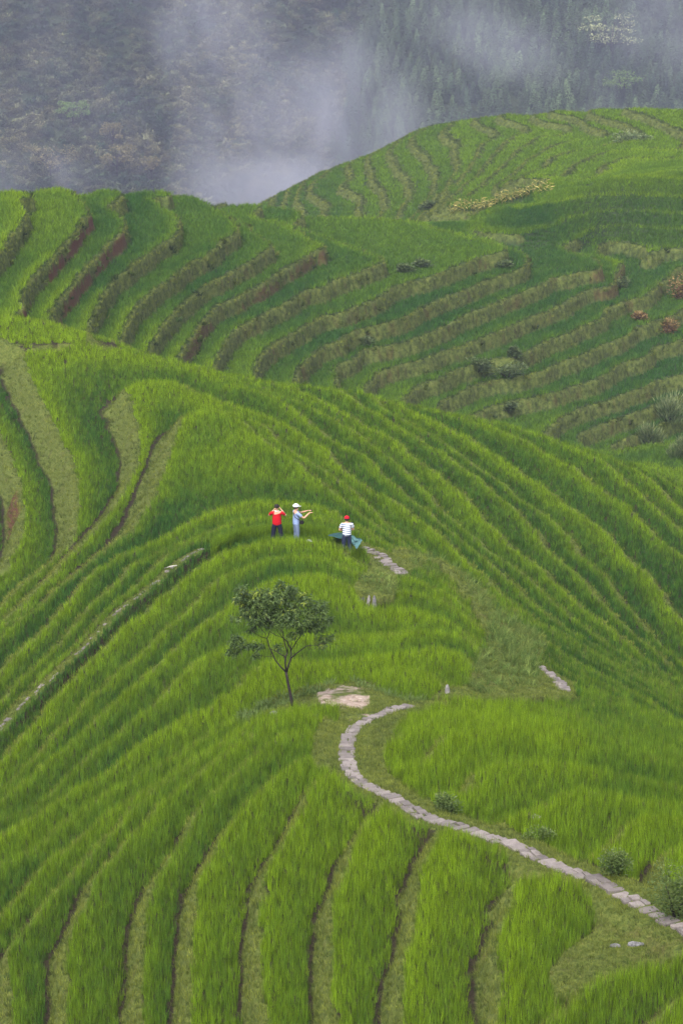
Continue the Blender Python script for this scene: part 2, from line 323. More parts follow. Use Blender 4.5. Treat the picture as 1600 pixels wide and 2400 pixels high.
def link(name, me, mat=None, parent=None):
    o = bpy.data.objects.new(name, me); COL.objects.link(o)
    if mat is not None and not me.materials: me.materials.append(mat)
    if parent is not None: o.parent = parent
    return o
def tag(o, label=None, cat=None, group=None, kind=None):
    for k, v in (('label', label), ('category', cat), ('group', group), ('kind', kind)):
        if v: o[k] = v
    return o
def grid_mesh(name, V, nr, nc):
    me = bpy.data.meshes.new(name)
    i = np.arange(nr*nc).reshape(nr, nc)
    q = np.stack([i[:-1, :-1], i[:-1, 1:], i[1:, 1:], i[1:, :-1]], -1).reshape(-1, 4)
    me.vertices.add(nr*nc); me.vertices.foreach_set('co', V.astype(np.float32).ravel())
    me.loops.add(q.size); me.loops.foreach_set('vertex_index', q.astype(np.int32).ravel())
    me.polygons.add(len(q)); me.polygons.foreach_set('loop_start', np.arange(0, q.size, 4, dtype=np.int32))
    me.polygons.foreach_set('use_smooth', np.ones(len(q), bool))
    me.update(calc_edges=True); return me

# ------------------------------------------------------------------ the terraced hills
def hill_mat():
    m, nt, b = newmat('terraced_ground')
    bank = attr(nt, 'bank').outputs['Fac']; red = attr(nt, 'red').outputs['Fac']; dirt = attr(nt, 'dirt').outputs['Fac']; far = attr(nt, 'far').outputs['Fac']
    n1 = noise_node(nt, 1.1, 6, .65); n2 = noise_node(nt, 7, 5, .7); n3 = noise_node(nt, 28, 3, .7); n4 = noise_node(nt, 1.6, 8, .75)
    mud = mix(nt, far, ramp(nt, n2, [(.35, (.014, .011, .007)), (.7, (.045, .035, .02))]), (.03, .05, .018))
    green = ramp(nt, n2, [(.25, (.03, .045, .01)), (.45, (.075, .10, .02)), (.6, (.12, .14, .03)), (.8, (.17, .17, .05))])
    gfar = ramp(nt, n4, [(.32, (.022, .032, .010)), (.46, (.055, .075, .018)), (.56, (.10, .125, .028)), (.72, (.16, .17, .05))])
    green = mix(nt, far, green, gfar)
    dry = ramp(nt, n3, [(.3, (.035, .026, .012)), (.6, (.11, .085, .035)), (.8, (.17, .15, .06))])
    f1 = ramp(nt, n1, [(.55, (0, 0, 0)), (.78, (.8, .8, .8))])
    gr = mix(nt, f1, green, dry)
    redc = ramp(nt, n3, [(.3, (.035, .014, .011)), (.55, (.10, .038, .026)), (.8, (.16, .09, .045))])
    gr = mix(nt, red, gr, redc)
    dc = ramp(nt, n2, [(.3, (.2, .13, .09)), (.5, (.36, .28, .23)), (.75, (.46, .39, .34))])
    c = mix(nt, bank, mud, gr); c = mix(nt, dirt, c, dc)
    nt.links.new(c, b.inputs['Base Color']); b.inputs['Roughness'].default_value = .95
    b.inputs['Specular IOR Level'].default_value = .15
    bump(nt, b, n2, .8, .12)
    return m
cols = np.r_[np.arange(-.195, -.134, .003), np.arange(-.134, .134, .00052), np.arange(.134, .196, .003)]
rows = np.exp(np.arange(math.log(42), math.log(590), .00125))
XX = rows[:, None]*cols[None]; YY = np.repeat(rows[:, None], len(cols), 1)
z, f, k, reg, bank, g, px, py, rr, rice = terrain(XX, YY)
RED = [[(40,740),(60,700),(180,545),(215,500),(230,520),(205,575),(90,735)],[(130,745),(150,700),(270,560),(290,540),(320,570),(180,740)],
       [(430,830),(470,760),(600,680),(760,580),(800,590),(700,660),(500,790),(480,840)],[(0,1170),(60,1140),(50,1200),(10,1240)],[(1370,590),(1500,620),(1560,600),(1500,700),(1400,720)]]
red = np.zeros(XX.shape)
for i, pl in enumerate(RED): red = np.maximum(red, inpoly(px, py, pl)*(.95, .85, .6, .9, .5)[i])
red = np.where((reg == 1), np.maximum(red, .4*smooth(.0, .5, fbm(XX/5, YY/5, 40, 5))*smooth(250, 800, px)*smooth(-.1, .4, fbm(XX/.7, YY/.7, 44))), red)
red = np.where(bank > .5, red*smooth(0, .35, (f-(1-rr))/rr), 0)*(1-smooth(.75, 1, (f-(1-rr))/rr)*.8)
DIRT = [[(740,1618),(775,1605),(870,1603),(865,1640),(840,1655),(870,1680),(820,1690),(800,1660),(750,1640)]]
dirt = np.zeros(XX.shape)
for pl in DIRT: dirt = np.maximum(dirt, inpoly(px, py, pl)*smooth(-.12, .12, fbm(XX/.9, YY/.9, 50, 4)+.06))
V = np.stack([XX, YY, z], -1).reshape(-1, 3)
me = grid_mesh('terraced_hills', V, *XX.shape)
setf(me, 'bank', bank); setf(me, 'red', red); setf(me, 'dirt', dirt*(reg == 0)); setf(me, 'far', (reg > 0).astype(float))
M_HILL = hill_mat()
terr = link('terraced_hills', me, M_HILL); tag(terr, kind='structure')
zmap = z
from_z = lambda x, y: float(terrain(np.array([[x]], float), np.array([[y]], float))[0][0, 0])
def place(px_, py_):
    p = ground_hit(px_, py_); return Vector((p[0], p[1], from_z(p[0], p[1])))

# ------------------------------------------------------------------ rice, grass: instanced tufts
def blade_mat(name, lo, hi, trans=.22):
    m, nt, b = newmat(name)
    t = attr(nt, 'tint', 'INSTANCER').outputs['Fac']; v = attr(nt, 'vary', 'INSTANCER').outputs['Fac']; bl = attr(nt, 'blade').outputs['Fac']
    c = mix(nt, t, lo, hi)
    br = N(nt, 'ShaderNodeMath', operation='MULTIPLY_ADD'); nt.links.new(bl, br.inputs[0]); br.inputs[1].default_value = .8; br.inputs[2].default_value = .55
    br2 = N(nt, 'ShaderNodeMath', operation='MULTIPLY'); nt.links.new(br.outputs[0], br2.inputs[0]); nt.links.new(v, br2.inputs[1])
    cc = N(nt, 'ShaderNodeVectorMath', operation='SCALE'); nt.links.new(c, cc.inputs[0]); nt.links.new(br2.outputs[0], cc.inputs['Scale'])
    nt.links.new(cc.outputs[0], b.inputs['Base Color']); b.inputs['Roughness'].default_value = .75; b.inputs['Specular IOR Level'].default_value = .1
    tr = N(nt, 'ShaderNodeBsdfTranslucent'); nt.links.new(cc.outputs[0], tr.inputs[0])
    ms = N(nt, 'ShaderNodeMixShader'); ms.inputs[0].default_value = trans
    nt.links.new(b.outputs[0], ms.inputs[1]); nt.links.new(tr.outputs[0], ms.inputs[2]); nt.links.new(ms.outputs[0], nt.nodes['Material Output'].inputs[0])
    return m
def tuft(name, nb, height, spread, width, lean, mat, seed, segs=2):
    r = random.Random(seed); vs = []; fs = []; at = []
    for i in range(nb):
        a = r.uniform(0, 2*math.pi); d = spread*math.sqrt(r.random()); bx, by = d*math.cos(a), d*math.sin(a)
        a2 = a+r.uniform(-1.2, 1.2); ln = lean*r.uniform(.2, 1.2); h = height*r.uniform(.6, 1.1); w_ = width*r.uniform(.7, 1.3)
        fa = r.uniform(0, math.pi); wx, wy = math.cos(fa)*w_/2, math.sin(fa)*w_/2; b0 = len(vs); val = r.random()
        for s_ in range(segs+1):
            t = s_/segs; off = ln*t*t; zz = h*t*(1-.18*t*(ln/lean)); x = bx+math.cos(a2)*off; y = by+math.sin(a2)*off; k_ = (1-t)**.6 if s_ < segs else 0
            if s_ == segs: vs.append((x, y, zz)); at.append(val)
            else: vs += [(x-wx*k_, y-wy*k_, zz), (x+wx*k_, y+wy*k_, zz)]; at += [val, val]
        for s_ in range(segs-1): q = b0+2*s_; fs.append((q, q+1, q+3, q+2))
        q = b0+2*(segs-1); fs.append((q, q+1, q+2))
    me = bpy.data.meshes.new(name); me.from_pydata(vs, [], fs); me.update(); setf(me, 'blade', at); me.materials.append(mat)
    return bpy.data.objects.new(name, me)
def scatter(name, pts, rot, scl, tint, vary, protos, label=None, pick=None):
    n_ = len(pts); me = bpy.data.meshes.new(name); me.vertices.add(n_); me.vertices.foreach_set('co', pts.astype(np.float32).ravel())
    setf(me, 'rot', rot, 'FLOAT_VECTOR'); setf(me, 'scl', scl, 'FLOAT_VECTOR'); setf(me, 'tint', tint); setf(me, 'vary', vary)
    setf(me, 'pick', rng.integers(0, len(protos), n_) if pick is None else pick, 'INT')
    o = link(name, me)
    c = bpy.data.collections.new(name+'_kinds')
    for p in protos: c.objects.link(p)
    ng = bpy.data.node_groups.new(name, 'GeometryNodeTree'); ng.interface.new_socket('Geometry', in_out='INPUT', socket_type='NodeSocketGeometry'); ng.interface.new_socket('Geometry', in_out='OUTPUT', socket_type='NodeSocketGeometry')
    gi = ng.nodes.new('NodeGroupInput'); go = ng.nodes.new('NodeGroupOutput'); ip = ng.nodes.new('GeometryNodeInstanceOnPoints'); m2p = ng.nodes.new('GeometryNodeMeshToPoints')
    ci = ng.nodes.new('GeometryNodeCollectionInfo'); ci.inputs['Collection'].default_value = c; ci.inputs['Separate Children'].default_value = True; ci.inputs['Reset Children'].default_value = True
    def na(nm, dt):
        a = ng.nodes.new('GeometryNodeInputNamedAttribute'); a.data_type = dt; a.inputs['Name'].default_value = nm; return a.outputs['Attribute']
    L = ng.links; L.new(gi.outputs[0], m2p.inputs['Mesh']); L.new(m2p.outputs[0], ip.inputs['Points']); L.new(ci.outputs[0], ip.inputs['Instance'])
    ip.inputs['Pick Instance'].default_value = True
    L.new(na('pick', 'INT'), ip.inputs['Instance Index']); L.new(na('rot', 'FLOAT_VECTOR'), ip.inputs['Rotation']); L.new(na('scl', 'FLOAT_VECTOR'), ip.inputs['Scale'])
    L.new(ip.outputs[0], go.inputs[0])
    md = o.modifiers.new('scatter', 'NODES'); md.node_group = ng
    o['kind'] = 'stuff'
    if label: o['label'] = label
    return o
HOR = None
def visible(X, Y, Z, slack):
    """near enough to what can be seen from about the photographer's spot"""
    global HOR
    if HOR is None:
        el = zmap/YY; HOR = np.maximum.accumulate(el, 0)
    ic = np.clip(np.searchsorted(cols, X/Y), 0, len(cols)-1); ir = np.clip(np.searchsorted(rows, Y), 0, len(rows)-1)
    return Z > HOR[ir, ic]*Y-slack
def sample(y0, y1, dfun, amax=.185):
    out = []; y = y0
    while y < y1:
        d = dfun(y); xs = np.arange(-amax*y, amax*y, d)
        if len(xs): out.append(np.c_[xs+rng.uniform(-.45, .45, len(xs))*d, y+rng.uniform(-.45, .45, len(xs))*d, np.full(len(xs), d)])
        y += d
    return np.concatenate(out)
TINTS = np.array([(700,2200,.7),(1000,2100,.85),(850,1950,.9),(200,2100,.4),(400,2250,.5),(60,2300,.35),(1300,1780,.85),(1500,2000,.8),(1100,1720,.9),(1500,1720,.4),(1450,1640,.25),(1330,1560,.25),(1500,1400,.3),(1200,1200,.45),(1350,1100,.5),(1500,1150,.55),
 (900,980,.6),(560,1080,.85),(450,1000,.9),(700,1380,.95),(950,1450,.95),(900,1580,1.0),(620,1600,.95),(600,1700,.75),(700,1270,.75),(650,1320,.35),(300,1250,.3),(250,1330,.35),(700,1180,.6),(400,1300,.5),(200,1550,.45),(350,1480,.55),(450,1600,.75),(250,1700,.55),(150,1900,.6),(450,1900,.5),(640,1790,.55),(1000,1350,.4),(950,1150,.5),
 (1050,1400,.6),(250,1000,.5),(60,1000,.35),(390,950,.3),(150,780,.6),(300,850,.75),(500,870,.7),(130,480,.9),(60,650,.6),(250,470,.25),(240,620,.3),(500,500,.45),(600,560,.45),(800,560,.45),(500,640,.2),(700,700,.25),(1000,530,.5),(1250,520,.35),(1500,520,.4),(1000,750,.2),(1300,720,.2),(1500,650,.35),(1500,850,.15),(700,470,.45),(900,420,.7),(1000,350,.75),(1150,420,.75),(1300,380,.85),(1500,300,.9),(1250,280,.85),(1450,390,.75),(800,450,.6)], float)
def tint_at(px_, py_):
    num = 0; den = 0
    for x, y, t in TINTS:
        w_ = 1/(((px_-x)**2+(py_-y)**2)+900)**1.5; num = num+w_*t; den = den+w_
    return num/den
def up_rot(n_, tilt): return np.c_[rng.normal(0, tilt, n_), rng.normal(0, tilt, n_), rng.uniform(0, 6.283, n_)]

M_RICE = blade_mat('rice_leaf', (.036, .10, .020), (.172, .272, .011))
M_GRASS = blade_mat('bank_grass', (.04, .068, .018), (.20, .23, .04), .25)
M_WEED = blade_mat('tall_weed', (.045, .095, .02), (.17, .22, .055), .3)
rice_near = [tuft('rice_tuft', 16, .46, .08, .0135, .13, M_RICE, 10+i) for i in range(5)]
rice_mid = [tuft('rice_tuft', 14, .47, .085, .018, .12, M_RICE, 20+i) for i in range(4)]
rice_far = [tuft('rice_tuft', 14, .68, .095, .019, .10, M_RICE, 30+i) for i in range(4)]
def rice(name, y0, y1, dfun, protos, label, regs, extra=None):
    q = sample(y0, y1, dfun); X, Y, d = q.T
    z_, f_, k_, reg_, bank_, g_, px_, py_, rr_, ri_ = terrain(X, Y)
    if extra is not None: ri_ = ri_ & extra(X, Y, px_, py_)
    hn = fbm(X/2.5, Y/2.5, 71)
    keep = ri_ & visible(X, Y, z_+.7, 3.0) & np.isin(reg_, regs) & (fbm(X/1.2, Y/1.2, 77) > -.78)
    X, Y, d, z_, k_, px_, py_, hn, f_ = [v[keep] for v in (X, Y, d, z_, k_, px_, py_, hn, f_)]
    hk = _hash(k_.astype(np.int64)+400, np.floor(X/np.where(Y > 200, 60, 30)+.5*k_).astype(np.int64), 5)-.5
    fe = np.clip(f_/.7, 0, 1)
    t = tint_at(px_, py_)+hk*np.where(Y > 215, .2, .3)+.10*fbm(X/6, Y/6, 81)+.10*fbm(X/.5, Y/.9, 82, 2)+rng.normal(0, .12, len(X))*np.where(Y > 215, .5, 1)+np.where(Y < 260, (.35+.4*smooth(75, 105, Y))*(1-smooth(0, .6, f_))-.12-.18*smooth(75, 105, Y), .45*(1-smooth(0, .3, f_))-.22)  # last term: yellower rice at the lip, bank-foot shade put into the tint
    n_ = len(X); s_ = d/.2
    hh = (1+.13*hn)*rng.uniform(.82, 1.14, n_)*np.where(f_ > .6, .92, 1.0)
    s_ = s_*np.where(Y > 215, 1.3, 1); scl = np.c_[s_, s_, hh]
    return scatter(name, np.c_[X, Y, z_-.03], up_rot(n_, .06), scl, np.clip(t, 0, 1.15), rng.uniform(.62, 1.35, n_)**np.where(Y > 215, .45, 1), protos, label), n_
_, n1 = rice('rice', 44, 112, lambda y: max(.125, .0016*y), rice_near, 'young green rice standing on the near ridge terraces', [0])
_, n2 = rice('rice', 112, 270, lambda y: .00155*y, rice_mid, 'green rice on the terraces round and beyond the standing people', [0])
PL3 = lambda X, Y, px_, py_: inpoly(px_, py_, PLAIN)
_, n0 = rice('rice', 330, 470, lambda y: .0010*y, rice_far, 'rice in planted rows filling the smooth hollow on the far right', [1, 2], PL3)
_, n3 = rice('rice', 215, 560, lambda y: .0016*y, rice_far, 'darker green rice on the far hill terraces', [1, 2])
# the tall fringe of rice along the path where the people stand
E_ = PW['E']; ne = 900; ti = rng.uniform(0, len(E_)-1.001, ne); ii = ti.astype(int); fr_e = (ti-ii)[:, None]; pe = E_[ii]*(1-fr_e)+E_[ii+1]*fr_e
pe = pe[:, :2]-np.c_[np.zeros(ne), rng.uniform(.28, 1.0, ne)]; ze = terrain(pe[:, 0], pe[:, 1])[0]
scatter('rice', np.c_[pe, ze-.02], up_rot(ne, .06), np.c_[np.full(ne, 1.15), np.full(ne, 1.15), rng.uniform(1.25, 1.7, ne)], np.clip(rng.normal(.7, .12, ne), 0, 1), rng.uniform(.65, 1.25, ne), rice_near, 'fringe of taller rice hiding the feet of the standing people')
# short grass on banks, verges and beside the paths
g_near = [tuft('grass_tuft', 16, .15, .11, .013, .10, M_GRASS, 50+i) for i in range(4)]
g_mid = [tuft('grass_tuft', 14, .17, .2, .022, .14, M_GRASS, 70+i) for i in range(4)]
g_far = [tuft('grass_tuft', 14, .3, .24, .035, .22, M_GRASS, 60+i) for i in range(4)]
def grass(name, y0, y1, dfun, protos, label, regs, base):
    q = sample(y0, y1, dfun); X, Y, d = q.T
    z_, f_, k_, reg_, bank_, g_, px_, py_, rr_, ri_ = terrain(X, Y)
    dp = np.full(X.shape, 9.)
    if y0 < 100:
        for nm in 'ABC': dp = np.minimum(dp, distpoly(X, Y, PW[nm]))
        dr = np.zeros(X.shape, bool)
        for pl in DIRT: dr |= inpoly(px_, py_, pl)
    else: dr = np.zeros(X.shape, bool)
    thin = fbm(X/1.3, Y/1.3, 91, 3)
    keep = (bank_ > .4) & ~ri_ & visible(X, Y, z_+.3, 2.0) & np.isin(reg_, regs) & (dp > .17) & ~(dr & (thin < .12)) & (thin > -.55)
    for i, pl in enumerate(RED[:2]): keep &= ~(inpoly(px_, py_, pl) & ((f_-(1-rr_))/rr_ < .72))
    X, Y, d, z_, px_, py_, f_, rr_, thin, g_ = [v[keep] for v in (X, Y, d, z_, px_, py_, f_, rr_, thin, g_)]
    n_ = len(X); top = np.clip((f_-(1-rr_))/rr_, 0, 1)
    t = .38+np.where(Y < 130, .14, 0)+.35*thin+rng.normal(0, .18, n_)+np.where(Y > 215, .95, .5)*(top-.45)*(~g_); s_ = d/base  # shade on the lower bank painted into the grass tint, stronger far off
    hh = rng.uniform(.6, 1.4, n_)*(1+.5*np.clip(thin, 0, 1))*np.where(g_, .75, 1.0)
    return scatter(name, np.c_[X, Y, z_-.02], up_rot(n_, .15), np.c_[s_, s_, hh], np.clip(t, 0, 1), rng.uniform(.7, 1.25, n_), protos, label), n_
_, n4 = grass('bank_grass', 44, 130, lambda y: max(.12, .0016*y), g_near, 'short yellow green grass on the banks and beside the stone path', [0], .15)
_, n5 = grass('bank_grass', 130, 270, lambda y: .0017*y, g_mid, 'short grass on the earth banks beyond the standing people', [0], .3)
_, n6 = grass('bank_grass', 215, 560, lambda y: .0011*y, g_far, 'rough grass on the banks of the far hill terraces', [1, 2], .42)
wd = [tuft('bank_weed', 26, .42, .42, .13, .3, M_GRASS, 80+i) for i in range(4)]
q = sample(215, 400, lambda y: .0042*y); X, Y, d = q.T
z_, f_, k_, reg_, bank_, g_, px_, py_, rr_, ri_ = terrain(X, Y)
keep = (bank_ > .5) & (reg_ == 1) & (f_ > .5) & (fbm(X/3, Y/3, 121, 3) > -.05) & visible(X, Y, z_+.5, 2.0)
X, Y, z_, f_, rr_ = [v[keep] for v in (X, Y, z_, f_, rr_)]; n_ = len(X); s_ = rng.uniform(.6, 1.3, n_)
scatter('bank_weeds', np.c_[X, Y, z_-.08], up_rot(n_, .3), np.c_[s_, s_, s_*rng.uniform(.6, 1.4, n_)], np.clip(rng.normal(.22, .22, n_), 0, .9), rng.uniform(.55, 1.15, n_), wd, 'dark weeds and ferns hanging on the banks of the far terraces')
print('TUFTS', n1, n2, n3, n4, n5, n6)

# ------------------------------------------------------------------ stone paths
def slab_path(name, pl, width, step, seed, gap=.13, sunk=.025, irregular=.5, drop=0.0):
    r = random.Random(seed); bm = bmesh.new()
    P_ = pl; L = np.r_[0, np.cumsum(np.hypot(np.diff(P_[:, 0]), np.diff(P_[:, 1])))]
    s_ = 0.02
    shade = []
    while s_ < L[-1]-.1:
        w_len = step*r.uniform(.75, 1.35)
        m_ = s_+w_len/2
        cx, cy = np.interp(m_, L, P_[:, 0]), np.interp(m_, L, P_[:, 1]); e = .15
        tx, ty = np.interp(m_+e, L, P_[:, 0])-np.interp(m_-e, L, P_[:, 0]), np.interp(m_+e, L, P_[:, 1])-np.interp(m_-e, L, P_[:, 1])
        tl = math.hypot(tx, ty)+1e-9; tx, ty = tx/tl, ty/tl; nx, ny = -ty, tx
        pieces = [(0, 1)] if r.random() > .45 else [(0, r.uniform(.35, .65))]
        if pieces[0][1] < 1: pieces.append((pieces[0][1]+.04, 1))
        for a, b in pieces:
            if r.random() < drop: continue
            w0 = -width/2+width*a; w1 = -width/2+width*b; hl = w_len/2-gap*.32*r.uniform(.6, 1.4)
            off = r.uniform(-.5, .5)*irregular*width*.35; z0_ = from_z(cx+nx*(w0+w1)/2, cy+ny*(w0+w1)/2)+.02+r.uniform(-.012, .02)-sunk
            ring = []
            for (u, v) in ((-1, -1), (-.2, -1.05), (1, -1), (1.05, 0), (1, 1), (.1, 1.06), (-1, 1), (-1.05, .1)):
                uu = u*(1-r.uniform(0, irregular*.35)); vv = v*(1-r.uniform(0, irregular*.35))
                q = (w0+w1)/2+uu*(w1-w0)/2+off; ring.append((cx+nx*q+tx*vv*hl, cy+ny*q+ty*vv*hl))
            top = [bm.verts.new((x, y, z0_+.035+r.uniform(-.006, .006))) for x, y in ring]
            mid = [bm.verts.new((x+(x-cx)*.03, y+(y-cy)*.03, z0_+.02)) for x, y in ring]
            bot = [bm.verts.new((x+(x-cx)*.03, y+(y-cy)*.03, z0_-.16)) for x, y in ring]
            fs = [bm.faces.new(top)]; k_ = len(ring)
            for i in range(k_):
                fs.append(bm.faces.new((top[i], mid[i], mid[(i+1) % k_], top[(i+1) % k_])))
                fs.append(bm.faces.new((mid[i], bot[i], bot[(i+1) % k_], mid[(i+1) % k_])))
            sh = r.uniform(.65, 1.25); shade += [sh]*len(fs)
        s_ += w_len
    bmesh.ops.recalc_face_normals(bm, faces=bm.faces[:])
    me = bpy.data.meshes.new(name); bm.to_mesh(me); bm.free(); setf(me, 'shade', shade, 'FLOAT', 'FACE')
    o = link(name, me, M_STONE); tag(o, kind='structure'); return o
M_STONE, nt_, b_ = newmat('flagstone')
n1_ = noise_node(nt_, 5, 6, .65); n2_ = noise_node(nt_, 40, 4, .7)
c_ = ramp(nt_, n1_, [(.3, (.12, .095, .088)), (.5, (.20, .165, .155)), (.68, (.26, .225, .21)), (.8, (.16, .135, .12))])
c_ = mix(nt_, .35, c_, ramp(nt_, n2_, [(.3, (.10, .085, .08)), (.7, (.30, .27, .25))]))
sh_ = attr(nt_, 'shade').outputs['Fac']; vm_ = N(nt_, 'ShaderNodeVectorMath', operation='SCALE'); nt_.links.new(c_, vm_.inputs[0]); nt_.links.new(sh_, vm_.inputs['Scale'])
vd_ = N(nt_, 'ShaderNodeVectorMath', operation='SCALE'); nt_.links.new(vm_.outputs[0], vd_.inputs[0]); vd_.inputs['Scale'].default_value = .88; nt_.links.new(vd_.outputs[0], b_.inputs['Base Color']); b_.inputs['Roughness'].default_value = .75; bump(nt_, b_, n2_, .4, .02)
slab_path('path', PW['A'], .44, .36, 1, drop=.02)
slab_path('path', PW['B'], .66, .34, 2, irregular=.6, drop=.05)
slab_path('path', PW['C'], .50, .36, 3)
slab_path('path', PW['D'], .26, .5, 4, irregular=1.0, drop=.55, sunk=.045)

# ------------------------------------------------------------------ leafy things
def leaf_mat(name, stops, trans=.25, rough=.5):
    m, nt, b = newmat(name); c = ramp(nt, attr(nt, 'leafc').outputs['Fac'], stops)
    nt.links.new(c, b.inputs['Base Color']); b.inputs['Roughness'].default_value = rough; b.inputs['Specular IOR Level'].default_value = .3
    tr = N(nt, 'ShaderNodeBsdfTranslucent'); nt.links.new(c, tr.inputs[0]); ms = N(nt, 'ShaderNodeMixShader'); ms.inputs[0].default_value = trans
    nt.links.new(b.outputs[0], ms.inputs[1]); nt.links.new(tr.outputs[0], ms.inputs[2]); nt.links.new(ms.outputs[0], nt.nodes['Material Output'].inputs[0]); return m
def leaves_mesh(name, specs, mat, rs):
    """specs: (pos, direction, length, width, colour value) -> one mesh of bent leaf blades"""
    n_ = len(specs); vs = np.empty((n_, 5, 3)); cv = np.empty((n_, 5))
    for i, (p, d, l, w_, c) in enumerate(specs):
        d = Vector(d).normalized(); s_ = d.cross(Vector((rs.uniform(-1, 1), rs.uniform(-1, 1), rs.uniform(.2, 1)))).normalized()*w_/2
        p = Vector(p); droop = Vector((0, 0, -l*.18))
        vs[i] = [p, p+d*l*.4+s_, p+d*l*.4-s_, p+d*l*.8+s_*.5+droop*.6, p+d*l+droop]; cv[i] = c
    idx = np.arange(n_)[:, None]*5; tri = np.concatenate([idx+[0, 1, 2], idx+[1, 3, 2], idx+[3, 4, 2]], 1).reshape(-1, 3)
    me = bpy.data.meshes.new(name); me.from_pydata(vs.reshape(-1, 3).tolist(), [], tri.tolist()); me.update(); setf(me, 'leafc', cv); me.materials.append(mat); return me
def tube_mesh(name, chains, mat, sides=7, parent_inv=None):
    bm = bmesh.new()
    for ch in chains:
        rings = []
        for i, (p, r_) in enumerate(ch):
            p = Vector(p); q = Vector(ch[min(i+1, len(ch)-1)][0])-Vector(ch[max(i-1, 0)][0]); q.normalize()
            a = q.orthogonal().normalized(); b = q.cross(a)
            rings.append([bm.verts.new(p+(a*math.cos(t)+b*math.sin(t))*r_) for t in [2*math.pi*j/sides for j in range(sides)]])
        for r0, r1 in zip(rings[:-1], rings[1:]):
            # match ring start to limit twisting
            best = min(range(sides), key=lambda o_: (r1[o_].co-r0[0].co).length)
            r1n = r1[best:]+r1[:best]
            if (r1n[1].co-r0[1].co).length > (r1n[-1].co-r0[1].co).length: r1n = [r1n[0]]+r1n[1:][::-1]
            for j in range(sides): bm.faces.new((r0[j], r0[(j+1) % sides], r1n[(j+1) % sides], r1n[j]))
            r1[:] = r1n
        try: bm.faces.new(rings[0]); bm.faces.new(rings[-1])
        except Exception: pass
    bmesh.ops.recalc_face_normals(bm, faces=bm.faces[:])
    me = bpy.data.meshes.new(name); bm.to_mesh(me); bm.free()
    for p in me.polygons: p.use_smooth = True
    me.materials.append(mat); return me
def empty(name, loc, label, cat, group=None):
    o = bpy.data.objects.new(name, None); COL.objects.link(o); o.location = loc; o.empty_display_size = .2
    return tag(o, label, cat, group)
M_BARK = simple_mat('bark', (.028, .021, .019), .9, .35, 30)
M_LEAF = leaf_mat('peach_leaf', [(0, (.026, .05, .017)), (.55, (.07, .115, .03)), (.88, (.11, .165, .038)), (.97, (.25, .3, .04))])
rs = random.Random(11)
tb = place(683, 1654); TY = tb.y; rs_t = random.Random(3)
def tp(cx, cy, dy=0): q = at_y(500+cx/4.9, 1350+cy/4.9, TY); return Vector((q[0], TY+dy, q[2]))-tb
tsc = (tp(1000, 500)-tp(900, 500)).length/100
limbs = [[(905,1492,21),(900,1440,19),(885,1370,17),(868,1280,16),(850,1190,15),(835,1105,17)],
[(835,1105,12),(770,1040,10),(715,970,9),(680,890,8),(645,810,8),(620,715,7),(600,640,5),(560,590,4),(500,500,3)],
[(620,715,5),(560,690,4),(500,640,3),(430,560,2)],[(620,715,5),(650,640,4),(690,570,3),(700,450,2)],
[(835,1105,13),(825,1000,11),(828,930,11),(850,880,10)],[(845,1100,12),(860,1030,12),(885,965,11),(895,900,9),(885,840,9),(850,760,8),(800,715,7),(720,690,5),(650,650,3)],
[(850,880,9),(825,800,7),(805,720,6),(790,620,5),(780,500,3)],[(828,930,8),(770,900,6),(700,860,5),(640,850,4),(520,860,3),(400,850,2.4),(280,880,2)],
[(890,945,9),(950,890,8),(1020,835,7),(1065,795,6),(1130,780,4),(1200,770,3),(1290,740,2)],[(1065,795,3.5),(1060,720,3),(1080,660,2.5),(1150,600,2)],
[(885,860,7),(930,800,7),(960,750,6),(1010,690,5),(1060,650,5),(1120,600,3.5),(1180,500,2)],[(945,780,5),(940,720,4),(960,640,3),(1000,520,2)],
[(850,880,6),(860,800,5),(840,700,4),(870,600,3),(880,450,2)],[(690,930,3),(600,920,2.2),(500,900,1.8)],[(805,720,5),(740,630,3.5),(720,560,3),(600,420,2)],
[(885,840,5),(895,790,4),(900,770,3)],[(1120,600,3),(1230,560,2),(1300,480,1.6)],[(960,640,3),(920,560,2),(930,400,1.6)],[(790,620,3),(850,560,2),(900,500,2)],[(400,850,2),(330,800,1.6),(250,740,1.4)],[(500,500,3),(420,400,2),(350,300,1.6)],[(780,500,3),(770,350,2),(790,200,1.6)],[(700,450,2),(560,350,1.8),(540,280,1.4)]]
dirs = [0, -.35, -.6, .25, 0, .15, .3, .5, -.35, .3, .45, -.3, -.15, -.2, -.5, .3, .7, -.5, .5, .7, -.5, .3, .6]
lc = []
for ch, dr in zip(limbs, dirs):
    x0 = ch[0]; base_dy = 0 if ch is limbs[0] else 0
    out = []
    for i, (x, y, r_) in enumerate(ch):
        dist = (abs(x-840)+max(0, 1105-y))*tsc; out.append((tp(x, y, dr*max(0, dist-.1)*.45*(i/len(ch) if i else 0)), max(.006, r_*tsc*.95)))
    lc.append(out)
tree = empty('peach_tree', tb, 'lone small spreading tree with a thin dark trunk beside the bare dirt patch', 'tree')
link('trunk', tube_mesh('trunk', lc[:1], M_BARK, 10), None, tree)
link('branch', tube_mesh('branch', lc[1:], M_BARK, 6), None, tree)
